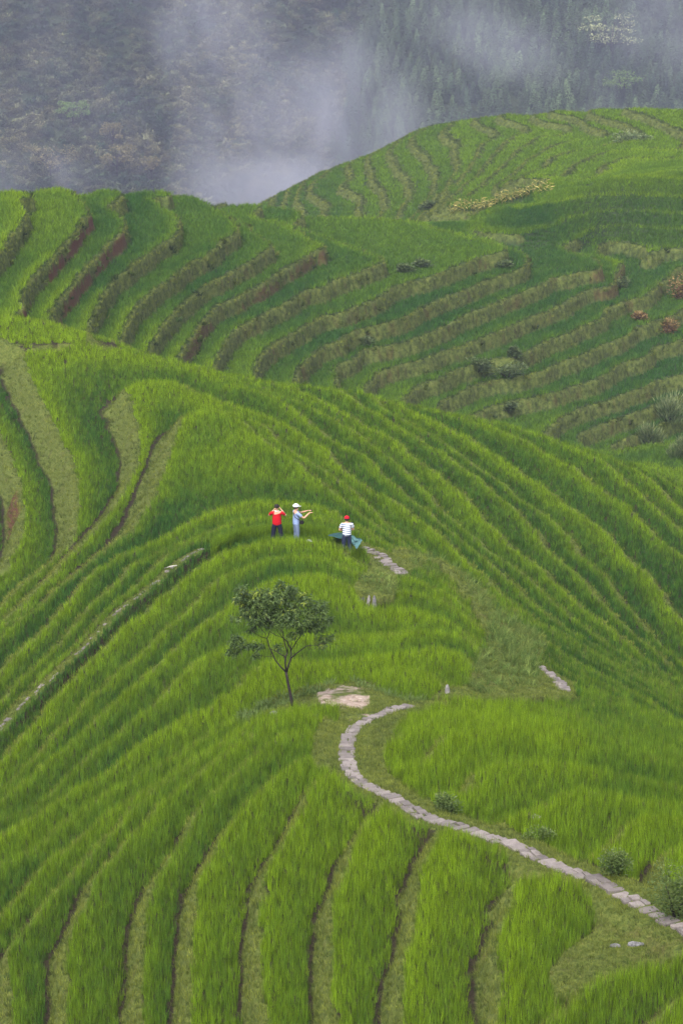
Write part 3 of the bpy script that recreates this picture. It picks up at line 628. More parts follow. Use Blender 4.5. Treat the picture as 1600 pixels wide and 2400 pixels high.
blobs = [(330,240,105,85),(320,160,70,50),(430,310,150,110),(560,260,140,95),(700,240,120,80),(780,190,100,90),(780,125,45,45),(900,125,55,45),(680,380,180,110),(900,280,150,110),(1040,260,85,75),(1200,370,125,85),(1200,490,130,90),(1000,440,160,110),(820,460,150,100),(500,460,140,90),(300,460,105,32),(620,550,120,60),(1050,560,120,70),(1200,600,65,45),(1330,470,45,45),(260,730,105,60),(230,850,85,50),(400,770,95,50),(540,800,60,35),(1290,740,100,42),(1240,800,45,18),(490,905,40,16),(740,830,40,28),(920,640,55,35),(440,620,60,40)]
specs = []
for (cx, cy, rx, ry) in blobs:
    dyc = rs.uniform(-1, 1)*110*tsc*(1 if cx > 450 else .4); nn = int(rx*ry/200)+6
    for i in range(nn):
        while True:
            u, v, w_ = rs.uniform(-1, 1), rs.uniform(-1, 1), rs.uniform(-1, 1)
            if u*u+v*v+w_*w_ < 1: break
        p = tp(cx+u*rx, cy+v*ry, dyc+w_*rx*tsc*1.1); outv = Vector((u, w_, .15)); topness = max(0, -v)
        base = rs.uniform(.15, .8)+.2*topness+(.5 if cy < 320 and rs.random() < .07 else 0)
        for j in range(9):
            d = (outv*.5+Vector((rs.uniform(-1, 1), rs.uniform(-1, 1), rs.uniform(-1.1, .35)))).normalized()
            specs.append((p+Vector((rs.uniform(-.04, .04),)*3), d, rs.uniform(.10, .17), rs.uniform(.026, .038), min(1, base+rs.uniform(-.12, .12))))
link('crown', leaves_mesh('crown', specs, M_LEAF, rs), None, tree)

M_SHRUB = leaf_mat('shrub_leaf', [(0, (.03, .055, .015)), (.5, (.075, .12, .025)), (1, (.14, .18, .05))])
M_SHRUB_D = leaf_mat('dark_shrub_leaf', [(0, (.03, .055, .02)), (.6, (.07, .105, .035)), (1, (.14, .18, .06))])
M_BROWN = leaf_mat('dry_leaf', [(0, (.06, .03, .018)), (.5, (.16, .10, .04)), (1, (.34, .24, .08))])
def shrub(px_, py_, wpx, hpx, label, mat, seed, leaf=.07, dens=1.0, name='shrub', cat='shrub', group=None, loc=None, blade=False):
    p0 = place(px_, py_) if loc is None else loc; r = random.Random(seed); m = p0.length/F
    W_, H_ = wpx*m/2, hpx*m; lf = max(leaf, 6.0*m if m > .03 else 3.1*m)
    o = empty(name, p0, label, cat, group); sp = []; ns = int(dens*(900 if m > .03 else 420))
    lumps = [(Vector((r.uniform(-.5, .5)*W_, r.uniform(-.4, .4)*W_, H_*r.uniform(.15, .6))), r.uniform(.4, .65)) for _ in range(7)]
    for i in range(ns):
        c_, rad = r.choice(lumps); v = Vector((r.gauss(0, 1), r.gauss(0, 1), r.gauss(0, 1))).normalized()*(r.random()**.4)
        q = c_+Vector((v.x*rad*W_, v.y*rad*W_, v.z*rad*H_*.7)); q.z = max(q.z, -.05)
        if blade: d = Vector((v.x, v.y, 1.4)); l = lf*r.uniform(1.8, 3.4); w_ = lf*.3
        else: d = Vector((v.x+r.uniform(-.6, .6), v.y+r.uniform(-.6, .6), .4+v.z*.4)); l = lf*r.uniform(.7, 1.4); w_ = lf*.55
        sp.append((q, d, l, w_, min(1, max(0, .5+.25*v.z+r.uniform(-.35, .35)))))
    link('foliage', leaves_mesh('foliage', sp, mat, r), None, o)
    st = [[((0, 0, -.1), .03*W_+.01), (lumps[i][0]*.6, .02*W_+.006), (tuple(lumps[i][0]), .006)] for i in range(4)]
    link('stem', tube_mesh('stem', st, M_BARK, 5), None, o); return o
GB = 'bushy clumps on the terrace ends beside the stone path'
shrub(1052, 1897, 75, 55, 'leafy green bush under the rice, nearest the bend of the stone path', M_SHRUB, 1, .06, 3, group=GB)
shrub(1262, 1962, 90, 45, 'low grassy bush below a pale stone, halfway along the stone path', M_SHRUB, 2, .06, 2.5, group=GB)
shrub(1440, 2050, 105, 75, 'round leafy bush wedged between two rice lobes near the right edge', M_SHRUB, 3, .06, 4, group=GB)
shrub(1583, 2150, 130, 150, 'largest leafy bush, cut by the right edge above the stone path', M_SHRUB, 4, .06, 6, group=GB)
GC = 'dark bushes on the far terrace banks'
for i, (x, y, w_, h_, lb) in enumerate([(950, 622, 46, 26, 'dark bush standing at the end of a far terrace, left of its twin'), (992, 612, 56, 26, 'dark bush with pale top right of its twin on a far terrace end'),
    (1175, 602, 52, 20, 'small dark bush at the tip of the terrace under the yellow maize'), (1190, 880, 105, 42, 'broad dark bush in the gully between the far terraces'), (1205, 835, 40, 28, 'bright topped bush just above the broad gully bush'),
    (860, 795, 36, 26, 'little dark bush on a bank on the middle of the far slope'), (1120, 860, 60, 36, 'low dark bush left of the broad gully bush'), (1190, 950, 40, 28, 'reddish dark bush lowest in the gully above the near ridge'), (700, 470, 1, 1, None),
    (1005, 490, 55, 24, 'dark creeping bush at the foot of the upper right hill'), (1455, 655, 36, 30, 'dark bush beside the far terrace corner at right')]):
    if lb: shrub(x, y, w_, h_, lb, M_SHRUB_D, 20+i, .1, .8, group=GC)
GD = 'dry brown shrubs at the right edge of the far slope'
for i, (x, y, w_, h_, lb) in enumerate([(1588, 690, 55, 70, 'tall yellow brown dry shrub, uppermost at the right edge'), (1560, 755, 60, 45, 'reddish brown dry shrub below the tall yellow one'), (1500, 740, 40, 26, 'small brown shrub left of the reddish one')]):
    shrub(x, y, w_, h_, lb, M_BROWN, 40+i, .1, .8, group=GD)
M_REED = leaf_mat('reed_leaf', [(0, (.04, .07, .025)), (.5, (.10, .15, .05)), (1, (.24, .27, .12))])
for i, (x, y, w_, h_, lb) in enumerate([(1560, 980, 95, 75, 'big clump of arching reeds at the right edge above the near ridge'), (1520, 1040, 70, 60, 'rust tipped reed clump lower left of the big one'), (1590, 1060, 60, 60, 'dark reed clump lowest at the right edge')]):
    shrub(x, y, w_, h_, lb, M_REED, 50+i, .13, 1.2, name='reed_clump', cat='reeds', group='reed clumps at the right edge', blade=True)
shrub(1480, 330, 110, 32, 'overgrown mound on top of the far right hill', M_REED, 60, .12, 1.0, name='overgrown_mound', cat='mound')
# maize row
M_CORN = leaf_mat('maize_leaf', [(0, (.12, .13, .03)), (.5, (.36, .31, .08)), (1, (.55, .47, .16))])
proto_c = None
for i in range(30):
    t = i/29; x = 1055+232*t; y = 503-52*t**1.25+rs.uniform(-3, 3); p0 = place(x, y)
    o = bpy.data.objects.new('maize_plant', None); COL.objects.link(o); o.location = p0
    if proto_c is None or i < 4:
        sp = []
        for j in range(10):
            a = rs.uniform(0, 6.28); sp.append(((0, 0, .25+.15*j), (math.cos(a), math.sin(a), .8-.05*j), rs.uniform(.7, 1.0), .15, rs.uniform(0, 1)))
        f_ = link('foliage', leaves_mesh('maize_foliage', sp, M_CORN, rs), None, o); s_ = link('stalk', tube_mesh('maize_stalk', [[((0, 0, -.1), .03), ((.02, 0, 1.0), .025), ((0, .03, 1.9), .015)]], M_CORN, 5), None, o); setf(s_.data, 'leafc', [.4]*len(s_.data.vertices)) if 'leafc' not in s_.data.attributes else None
        proto_c = proto_c or []; proto_c.append((f_, s_))
    else:
        for q in proto_c[i % 4]:
            c_ = q.copy(); COL.objects.link(c_); c_.parent = o
    o.scale = (1, 1, rs.uniform(.75, 1.15)); o.rotation_euler.z = rs.uniform(0, 6)
    tag(o, 'yellowing maize plant in the row along the crest of the far hollow', 'maize', 'yellow maize plants in a row on the far crest')
# stones
def rock(px_, py_, wpx, hpx, label, seed, mat, group=None):
    p0 = place(px_, py_); m = p0.length/F; r = random.Random(seed); bm = bmesh.new(); bmesh.ops.create_icosphere(bm, subdivisions=3, radius=1)
    for v in bm.verts:
        n_ = v.co.normalized(); k_ = 1+.22*math.sin(3*n_.x+seed)+.18*math.sin(5*n_.y+2*seed)+r.uniform(-.04, .04); v.co = Vector((n_.x*k_*wpx*m/2, n_.y*k_*wpx*m*.35, max(-.3, n_.z*k_)*hpx*m))
    me = bpy.data.meshes.new('rock'); bm.to_mesh(me); bm.free(); o = link('rock', me, mat); o.location = p0; return tag(o, label, 'rock', group)
M_ROCK = simple_mat('pale_rock', (.24, .225, .22), .85, .3, 9); M_SLATE = simple_mat('wall_rock', (.15, .145, .15), .85, .45, 14)
rock(640, 1668, 26, 8, 'flat white stone in the weeds left of the lone tree', 1, M_ROCK)
rock(1048, 1622, 13, 17, 'upright pale stone at the front right corner of the small rice plot', 2, M_ROCK)
rock(1256, 1916, 26, 8, 'pale flat stone on the bank above the middle of the path', 3, M_ROCK)
rock(1490, 2195, 30, 8, 'grey flat stone in the grass below the path at right', 4, M_SLATE)
rock(1440, 2200, 22, 7, 'brown flat stone beside the grey one below the path', 5, M_SLATE)
rock(847, 1392, 15, 20, 'leftmost grey upright stone of the small retaining wall', 6, M_SLATE, 'upright stones of the small retaining wall')
rock(863, 1399, 12, 24, 'middle grey upright stone of the small retaining wall', 7, M_ROCK, 'upright stones of the small retaining wall')
rock(877, 1404, 13, 28, 'rightmost and tallest stone of the small retaining wall', 8, M_SLATE, 'upright stones of the small retaining wall')
p0 = place(386, 1338); p1 = place(416, 1332)
stick = link('stick', tube_mesh('stick', [[(Vector((0, 0, .08)), .022), ((p1-p0)*.5+Vector((0, 0, .12)), .024), ((p1-p0)+Vector((0, 0, .1)), .018)]], simple_mat('pale_wood', (.5, .47, .42)))); stick.location = p0
tag(stick, 'pale straight stick lying beside the upper end of the left path', 'stick')

# tall weeds on the hummock and under the tree: uncountable ground growth
wt = [tuft('weed_tuft', 14, .42, .16, .016, .3, M_WEED, 90+i, 3) for i in range(4)]
wl = [tuft('weed_tuft', 22, .22, .16, .04, .18, leaf_mat('weed_leaf', [(0, (.06, .11, .025)), (1, (.15, .21, .05))]), 95+i) for i in range(3)]
for p in wl:
    setf(p.data, 'leafc', [rs.random() for _ in p.data.vertices])
def weeds(name, polys, n_, protos, label, hs, y0=70, y1=130):
    X = []; 
    xs = [p[0] for pl in polys for p in pl]; ys = [p[1] for pl in polys for p in pl]
    while len(X) < n_:
        x, y = rs.uniform(min(xs), max(xs)), rs.uniform(min(ys), max(ys))
        if any(inpoly(np.array([x]), np.array([y]), pl)[0] for pl in polys): X.append((x, y))
    P_ = np.array([ground_hit(x, y) for x, y in X]); zz = terrain(P_[:, 0], P_[:, 1])[0]; n_ = len(X); s_ = rng.uniform(.8, 1.3, n_)
    return scatter(name, np.c_[P_[:, 0], P_[:, 1], zz-.02], up_rot(n_, .2), np.c_[s_, s_, s_*rng.uniform(.6, 1.3, n_)*hs], rng.uniform(0, 1, n_), rng.uniform(.8, 1.3, n_), protos, label)
weeds('weeds', [[(1040,1320),(1090,1345),(1135,1375),(1170,1440),(1150,1460),(1125,1430),(1080,1370)], [(1130,1450),(1180,1440),(1240,1470),(1270,1520),(1260,1590),(1215,1600),(1180,1540),(1150,1510)], [(960,1300),(1010,1300),(1050,1330),(1000,1345),(965,1330)]], 520, wt, 'tall pale weeds on the hummock right of the rice plots', 1.0)
weeds('weeds', [[(1110,1520),(1180,1490),(1260,1560),(1255,1610),(1120,1620),(1090,1600)], [(840,1330),(930,1350),(1000,1345),(920,1400),(850,1375)]], 420, wt, 'shorter mixed weeds on the slope of the hummock', .6)
weeds('weeds', [[(545,1690),(600,1652),(690,1625),(700,1640),(640,1665),(590,1690)], [(690,1620),(760,1596),(800,1592),(780,1604),(720,1625)], [(800,1592),(860,1594),(940,1618),(1000,1632),(940,1632),(870,1608)]], 130, wl, 'dark leafy weeds along the edge below the lone tree', 1.0)
#@@PART2C@@
# ------------------------------------------------------------------ people
def flat_mat(name, col, rough=.85):
    m, nt, b = newmat(name); f = noise_node(nt, 25, 4); c = ramp(nt, f, [(.3, tuple(v*.82 for v in col)), (.7, tuple(min(1, v*1.12) for v in col))]); nt.links.new(c, b.inputs['Base Color']); b.inputs['Roughness'].default_value = rough; b.inputs['Specular IOR Level'].default_value = .2; return m
M_SKIN = flat_mat('skin', (.52, .30, .20), .6); M_HAIR = flat_mat('hair', (.02, .016, .014)); M_RED = flat_mat('red_cloth', (.42, .005, .012)); M_NAVY = flat_mat('navy_cloth', (.012, .014, .03)); M_BLUE = flat_mat('pale_blue_cloth', (.24, .32, .52))
M_JEAN = flat_mat('grey_blue_cloth', (.13, .17, .26)); M_WHITE = flat_mat('white_cloth', (.8, .8, .82)); M_BLACK = flat_mat('black', (.015, .015, .018)); M_DJEAN = flat_mat('dark_denim', (.02, .028, .06)); M_REDCAP = flat_mat('red_cap', (.42, .006, .02))
M_STRIPE, nt_, b_ = newmat('striped_cloth'); tc_ = N(nt_, 'ShaderNodeTexCoord'); sx_ = N(nt_, 'ShaderNodeSeparateXYZ'); nt_.links.new(tc_.outputs['Object'], sx_.inputs[0])
mm_ = N(nt_, 'ShaderNodeMath', operation='MULTIPLY_ADD'); nt_.links.new(sx_.outputs[0], mm_.inputs[0]); mm_.inputs[1].default_value = .12; nt_.links.new(sx_.outputs[2], mm_.inputs[2])
mf_ = N(nt_, 'ShaderNodeMath', operation='MULTIPLY'); nt_.links.new(mm_.outputs[0], mf_.inputs[0]); mf_.inputs[1].default_value = 1/.088
fr_ = N(nt_, 'ShaderNodeMath', operation='FRACT'); nt_.links.new(mf_.outputs[0], fr_.inputs[0])
c_ = ramp(nt_, fr_.outputs[0], [(0, (.8, .8, .84)), (.46, (.8, .8, .84)), (.5, (.09, .14, .24)), (.96, (.09, .14, .24)), (1, (.8, .8, .84))]); nt_.links.new(c_, b_.inputs['Base Color']); b_.inputs['Roughness'].default_value = .9
def skin_obj(name, chains, mat, parent, root=0, sub=2):
    verts = []; edges = []; rad = []; key = {}
    def vid(p, r_):
        k_ = tuple(round(c, 4) for c in p)
        if k_ not in key: key[k_] = len(verts); verts.append(p); rad.append(r_)
        return key[k_]
    for ch in chains:
        ids = [vid(p[:3], p[3:]) for p in ch]
        for a, b in zip(ids[:-1], ids[1:]):
            if a != b: edges.append((a, b))
    me = bpy.data.meshes.new(name); me.from_pydata(verts, edges, []); me.update()
    o = link(name, me, None, parent); o.data.materials.append(mat)
    md = o.modifiers.new('skin', 'SKIN'); md.use_smooth_shade = True; md.branch_smoothing = .5
    for i, sv in enumerate(me.skin_vertices[0].data):
        r_ = rad[i]; sv.radius = (r_[0], r_[-1]); sv.use_root = (i == root)
    s_ = o.modifiers.new('sub', 'SUBSURF'); s_.levels = sub; s_.render_levels = sub
    return o
def ellipsoid(name, c, r_, mat, parent, cut=None, seg=16):
    bm = bmesh.new(); bmesh.ops.create_uvsphere(bm, u_segments=seg, v_segments=seg, radius=1)
    if cut is not None:
        bmesh.ops.bisect_plane(bm, geom=bm.verts[:]+bm.edges[:]+bm.faces[:], plane_co=(0, 0, cut), plane_no=(0, 0, 1), clear_inner=True)
    for v in bm.verts: v.co = Vector((v.co.x*r_[0]+c[0], v.co.y*r_[1]+c[1], v.co.z*r_[2]+c[2]))
    me = bpy.data.meshes.new(name); bm.to_mesh(me); bm.free()
    for p in me.polygons: p.use_smooth = True
    return link(name, me, mat, parent)
def hand(w_, d, side, curl=.5):
    """five finger chains from wrist w_ along unit direction d"""
    w_ = Vector(w_); d = Vector(d).normalized(); up = Vector((0, 0, 1)) if abs(d.z) < .8 else Vector((0, 1, 0)); s_ = d.cross(up).normalized(); n_ = s_.cross(d); palm = w_+d*.085
    ch = [[(*w_, .026, .02), (*(w_+d*.045), .034, .017), (*palm, .036, .015)]]
    for i, (o_, l) in enumerate(((-.027, .062), (-.009, .072), (.009, .068), (.027, .055))):
        a = palm+s_*o_; b = a+d*l*.5-n_*curl*.012; c = b+d*l*.35-n_*curl*.035
        ch.append([(*palm, .036, .015), (*a, .0095), (*b, .0085), (*c, .007)])
    t0 = w_+d*.035; t1 = t0-s_*side*.04+d*.03; t2 = t1+d*.035-n_*.012
    ch.append([(*(w_+d*.045), .034, .017), (*t1, .011), (*t2, .009)]); return ch
def person(loc, yaw, scale, label, legs, arms, shirt, trousers, head_turn=0):
    o = empty('person', loc, label, 'person'); o.rotation_euler.z = yaw; o.scale = (scale*1.14, scale*1.1, scale)
    pel = (0, 0, .95, .15, .11); chest = (0, 0, 1.32, .175, .115); nk = (0, -.005, 1.49, .055, .055); jaw = (0, .015, 1.56, .062, .075); hd = (0, .01, 1.64, .075, .092); top = (0, 0, 1.70, .06, .075)
    ch = [[pel, (0, 0, 1.1, .14, .1), chest, (0, -.005, 1.43, .1, .08), nk, jaw, hd, top], [hd, (0, .105, 1.62, .016, .018)], [hd, (.085, .0, 1.62, .012, .02)], [hd, (-.085, .0, 1.62, .012, .02)], [jaw, (0, .085, 1.545, .03, .022)]]
    sh_ = []; tr_ = []
    for s_, (el, wr, hdv) in zip((-1, 1), arms):
        S_ = (s_*.175, -.005, 1.40, .06, .06)
        ch.append([(0, -.005, 1.43, .1, .08), S_, (*[(S_[i]+el[i])/2 for i in range(3)], .047, .047), (*el, .04, .04), (*[(wr[i]+el[i])/2 for i in range(3)], .038, .036), (*wr, .026, .02)]); ch += hand(wr, hdv, s_)
        mid = [(S_[i]*.35+el[i]*.65) for i in range(3)]
        sh_.append([(0, -.005, 1.42, .12, .09), (s_*.175, -.005, 1.405, .078, .078), (*[(S_[i]+el[i])/2 for i in range(3)], .068, .066), (*mid, .07, .066)])
    for s_, (kn, an) in zip((-1, 1), legs):
        hp = (s_*.09, 0, .90, .09, .095)
        ch.append([pel, hp, (*kn, .055, .06), (*[(kn[i]*.6+an[i]*.4) for i in range(3)], .052, .055), (*an, .036, .04), (an[0], an[1]+.05, .045, .04, .035), (an[0]+s_*.01, an[1]+.17, .03, .04, .025)])
        tr_.append([(0, 0, .97, .165, .125), (s_*.09, 0, .88, .108, .112), (*[(hp[i]+kn[i])/2 for i in range(3)], .09, .095), (*kn, .075, .08), (*[(kn[i]+an[i])/2 for i in range(3)], .072, .076), (*an, .066, .072)])
    skin_obj('body', ch, M_SKIN, o)
    skin_obj('shirt', [[(0, 0, .86, .185, .135), (0, 0, .98, .175, .13), (0, 0, 1.15, .175, .128), (0, 0, 1.32, .195, .135), (0, -.005, 1.42, .12, .09), (0, -.005, 1.47, .066, .066)]]+sh_, shirt, o)
    skin_obj('trousers', [[(0, 0, 1.04, .15, .115), (0, 0, .97, .165, .125)]]+tr_, trousers, o, root=1)
    for s_, (kn, an) in zip((-1, 1), legs): ellipsoid('shoe', (an[0]+s_*.01, an[1]+.07, .045), (.05, .14, .05), M_BLACK, o)
    return o
def cap(o, mat, peak_dir=1):
    c = ellipsoid('cap', (0, -.005, 1.66), (.102, .118, .105), mat, o, cut=-.05)
    bm = bmesh.new(); rng_ = [R(a) for a in range(-70, 71, 14)]
    inner = [bm.verts.new((math.sin(a)*.095, math.cos(a)*.10-.005, 1.665)) for a in rng_]; outer = [bm.verts.new((math.sin(a)*.085, .07+math.cos(a)*.125, 1.645)) for a in rng_]
    for i in range(len(rng_)-1): bm.faces.new((inner[i], inner[i+1], outer[i+1], outer[i]))
    bmesh.ops.solidify(bm, geom=bm.faces[:], thickness=.008); me = bpy.data.meshes.new('cap_peak'); bm.to_mesh(me); bm.free(); link('peak', me, mat, c); return c
def stand(px_, Y_):
    q = at_y(px_, 1240, Y_); return Vector((q[0], Y_, from_z(q[0], Y_)))
straight = [((-.11, .02, .5), (-.13, -.02, .09)), ((.11, .02, .5), (.15, -.02, .09))]
wide = [((-.13, .02, .5), (-.19, -.02, .09)), ((.14, .02, .5), (.22, -.02, .09))]
# photographer in red: both hands lifted to his face, back to us
pa = stand(649, 119.6)
A_ = person(pa, R(-4), 1.09, 'man in a red polo shirt and dark trousers holding a camera to his face', wide, [((-.29, .10, 1.24), (-.09, .20, 1.50), (.5, .3, .7)), ((.31, .09, 1.25), (.10, .20, 1.52), (-.5, .3, .7))], M_RED, M_NAVY)
ellipsoid('hair', (0, -.02, 1.665), (.094, .108, .098), M_HAIR, A_, cut=-.45)
cl = link('collar', tube_mesh('collar', [[((math.sin(a)*.075, math.cos(a)*.075-.005, 1.475), .01) for a in [R(d) for d in range(0, 361, 30)]]], M_WHITE, 6), None, A_)
cam_o = bpy.data.objects.new('camera_body', None)
def box(name, size, mat, parent=None, loc=(0, 0, 0), rot=(0, 0, 0), bev=.006):
    bm = bmesh.new(); bmesh.ops.create_cube(bm, size=1)
    for v in bm.verts: v.co = Vector((v.co.x*size[0], v.co.y*size[1], v.co.z*size[2]))
    bmesh.ops.bevel(bm, geom=bm.edges[:], offset=bev, segments=2, affect='EDGES'); me = bpy.data.meshes.new(name); bm.to_mesh(me); bm.free()
    o = link(name, me, mat, parent); o.location = loc; o.rotation_euler = rot; return o
bpy.data.objects.remove(cam_o)
def world_of(o, p): return Matrix.LocRotScale(o.location, o.rotation_euler, o.scale) @ Vector(p)
q = box('compact_camera', (.12, .04, .075), M_BLACK, None, world_of(A_, (.01, .19, 1.63)), (0, 0, R(-4))); tag(q, 'small black camera held up by the man in the red polo', 'camera')
ln_ = ellipsoid('lens', (0, .035, 0), (.028, .03, .028), M_BLACK, q)
# man in pale blue, turned right, arms out with a phone
pb = stand(694, 119.7)
B_ = person(pb, R(-72), 1.08, 'man in white cap and pale blue shirt reaching right with a phone', straight, [((-.22, .24, 1.30), (-.10, .48, 1.40), (.1, 1, .05)), ((.24, .22, 1.20), (.10, .47, 1.36), (-.1, 1, .1))], M_BLUE, M_JEAN)
cap(B_, M_WHITE); ellipsoid('hair', (0, -.015, 1.62), (.088, .104, .07), M_HAIR, B_, cut=-.7)
q = box('phone', (.15, .012, .075), M_BLACK, None, world_of(B_, (0, .60, 1.43)), (0, 0, R(-72)), .004); tag(q, 'black phone held out in both hands by the man in the white cap', 'phone')
bx_ = box('screen', (.135, .003, .062), simple_mat('phone_glass', (.05, .06, .08), .15, .05), q, (0, -.008, 0), bev=.001)
bag = empty('sling_bag', world_of(B_, (.14, .13, 1.02)), 'black sling bag at the hip of the man in the white cap', 'bag'); bag.rotation_euler.z = R(-72)
box('pouch', (.09, .2, .17), M_BLACK, bag, (.06, .03, 0), (0, 0, 0), .03)
link('strap', tube_mesh('strap', [[((.05, .02, .06), .014), ((.06, -.12, .14), .014), ((.03, -.28, .26), .014), ((-.12, -.28, .38), .014), ((-.27, -.19, .46), .014), ((-.32, -.1, .46), .012)]], M_BLACK, 6), None, bag)
# man in stripes with folded arms
pc = stand(812.5, 117.6)
C_ = person(pc, R(8), 1.02, 'man in a red cap and blue and white striped shirt standing with folded arms', straight, [((-.27, .05, 1.12), (.02, .20, 1.13), (1, 0, .1)), ((.26, .05, 1.12), (-.04, .24, 1.17), (-1, 0, 0))], M_STRIPE, M_DJEAN)
cap(C_, M_REDCAP); ellipsoid('hair', (0, -.02, 1.60), (.088, .102, .06), M_HAIR, C_, cut=-.7)
for pw_ in (pa, pb, pc):
    ne = 90; xs_ = pw_.x+rng.uniform(-.75, .75, ne); ys_ = pw_.y-rng.uniform(.22, .6, ne); ze = terrain(xs_, ys_)[0]
    scatter('rice', np.c_[xs_, ys_, np.full(ne, pw_.z)-.02], up_rot(ne, .07), np.c_[np.full(ne, 1.1), np.full(ne, 1.1), rng.uniform(1.2, 1.75, ne)], np.clip(rng.normal(.7, .12, ne), 0, 1), rng.uniform(.65, 1.25, ne), rice_near, 'rice standing round the legs of one of the three people')
# things on the ground beside them
M_TEAL = flat_mat('teal_cloth', (.05, .13, .13), .6); M_TEAL2 = flat_mat('pale_teal_cloth', (.13, .27, .28), .5)
up = stand(810, 118.6); um = empty('umbrella', up+Vector((-.05, .3, .35)), 'open dark teal umbrella lying behind the rice left of the striped man', 'umbrella'); um.rotation_euler = (R(-14), R(12), 0)
bm = bmesh.new(); rings = []
for j in range(6):
    t = j/5; rings.append([bm.verts.new((math.cos(a)*.72*t, math.sin(a)*.65*t, .24*(1-t*t)-.03*t*(i % 2))) for i, a in enumerate([2*math.pi*i/16 for i in range(16)])] if j else [bm.verts.new((0, 0, .27))])
for j in range(5):
    for i in range(16):
        if j == 0: bm.faces.new((rings[0][0], rings[1][i], rings[1][(i+1) % 16]))
        else: bm.faces.new((rings[j][i], rings[j][(i+1) % 16], rings[j+1][(i+1) % 16], rings[j+1][i]))
bmesh.ops.solidify(bm, geom=bm.faces[:], thickness=.006); me = bpy.data.meshes.new('canopy'); bm.to_mesh(me); bm.free(); link('canopy', me, M_TEAL, um)
for i in range(8):
    a = 2*math.pi*(2*i)/16; link('rib', tube_mesh('rib', [[((0, 0, .25), .006), ((math.cos(a)*.36, math.sin(a)*.32, .17), .006), ((math.cos(a)*.71, math.sin(a)*.64, -.03), .006)]], M_BLACK, 5), None, um)
link('shaft', tube_mesh('shaft', [[((0, 0, .33), .01), ((0, 0, -.3), .012)]], M_BLACK, 6), None, um); um.location = up+Vector((-.0, .5, .42)); q = at_y(806, 1262, up.y+.5); um.location = Vector((q[0], q[1], q[2]))
# crumpled plastic sheet hanging over the bank
nsx, nsy = 12, 14; bm = bmesh.new(); g_ = []
cor = [(823, 1254), (849, 1265), (835, 1286), (823, 1272)]; cw = [Vector(at_y(x, y, 117.0-(.4 if i in (2,) else 0))) for i, (x, y) in enumerate(cor)]; sheet_o = cw[0].copy()
for j in range(nsy):
    row = []
    for i in range(nsx):
        u, v = i/(nsx-1), j/(nsy-1); p = (cw[0]*(1-u)+cw[1]*u)*(1-v)+(cw[3]*(1-u)+cw[2]*u)*v; row.append(bm.verts.new(p-sheet_o+Vector((0, .05*math.sin(9*u+3*v)+.03*math.sin(14*v), .02*math.sin(11*u)))))
    g_.append(row)
for j in range(nsy-1):
    for i in range(nsx-1): bm.faces.new((g_[j][i], g_[j][i+1], g_[j+1][i+1], g_[j+1][i]))
bmesh.ops.solidify(bm, geom=bm.faces[:], thickness=.006); me = bpy.data.meshes.new('sheet'); bm.to_mesh(me); bm.free(); q = link('plastic_sheet', me, M_TEAL2); q.location = sheet_o
tag(q, 'crumpled pale teal sheet hanging at the right of the striped man', 'sheet')
pg = stand(724, 119.0); bg2 = empty('bag', pg+Vector((0, 0, 0)), 'small pale grey bag half hidden behind the rice, between two men', 'bag')
box('pouch', (.28, .16, .34), flat_mat('grey_cloth', (.42, .42, .5)), bg2, (0, 0, .3), (0, R(6), 0), .05)
link('strap', tube_mesh('bag_strap', [[((-.08, 0, .45), .012), ((-.06, 0, .56), .012), ((.06, 0, .56), .012), ((.08, 0, .45), .012)]], M_BLACK, 6), None, bg2)

# ------------------------------------------------------------------ the mountain across the valley
mc = np.linspace(-520, 520, 261); mr = np.r_[np.linspace(560, 1180, 60), np.linspace(1190, 1620, 180), np.linspace(1640, 2300, 50)]
MX, MY = np.meshgrid(mc, mr)
def mz(X, Y):
    a = -330+.60*(Y-1050-70*fbm(X/260+5, Y/900, 301, 2)); b = -300+0*Y+ (Y < 760)*(760-Y)*.62
    z_ = np.maximum(a, b)+25*fbm(X/90, Y/120, 311, 3)*smooth(1080, 1200, Y)+8*fbm(X/25, Y/25, 313, 3)*smooth(1000, 1150, Y)
    return np.minimum(z_, 330)
MV = np.stack([MX, MY, mz(MX, MY)], -1)
mm = grid_mesh('mountain', MV.reshape(-1, 3), *MX.shape)
m_, nt_, b_ = newmat('mountain_ground'); f1_ = noise_node(nt_, .05, 8, .7); f2_ = noise_node(nt_, .4, 5, .7)
c_ = ramp(nt_, f1_, [(.3, (.02, .035, .016)), (.6, (.035, .05, .022)), (.75, (.06, .055, .03))]); c_ = mix(nt_, .3, c_, ramp(nt_, f2_, [(.3, (.02, .03, .015)), (.7, (.06, .07, .03))]))
nt_.links.new(c_, b_.inputs['Base Color']); b_.inputs['Roughness'].default_value = 1; b_.inputs['Specular IOR Level'].default_value = .05; bump(nt_, b_, f2_, 1, 1.5)
mo = link('mountain', mm, m_); tag(mo, kind='structure')
def mhit(px_, py_):
    d = ray(px_, py_); y = np.linspace(900, 2000, 3000); X = d[0]/d[1]*y; z_ = d[2]/d[1]*y; i = int(np.argmax(mz(X, y) > z_)); return Vector((X[i], y[i], float(mz(X[i:i+1], y[i:i+1])[0])))
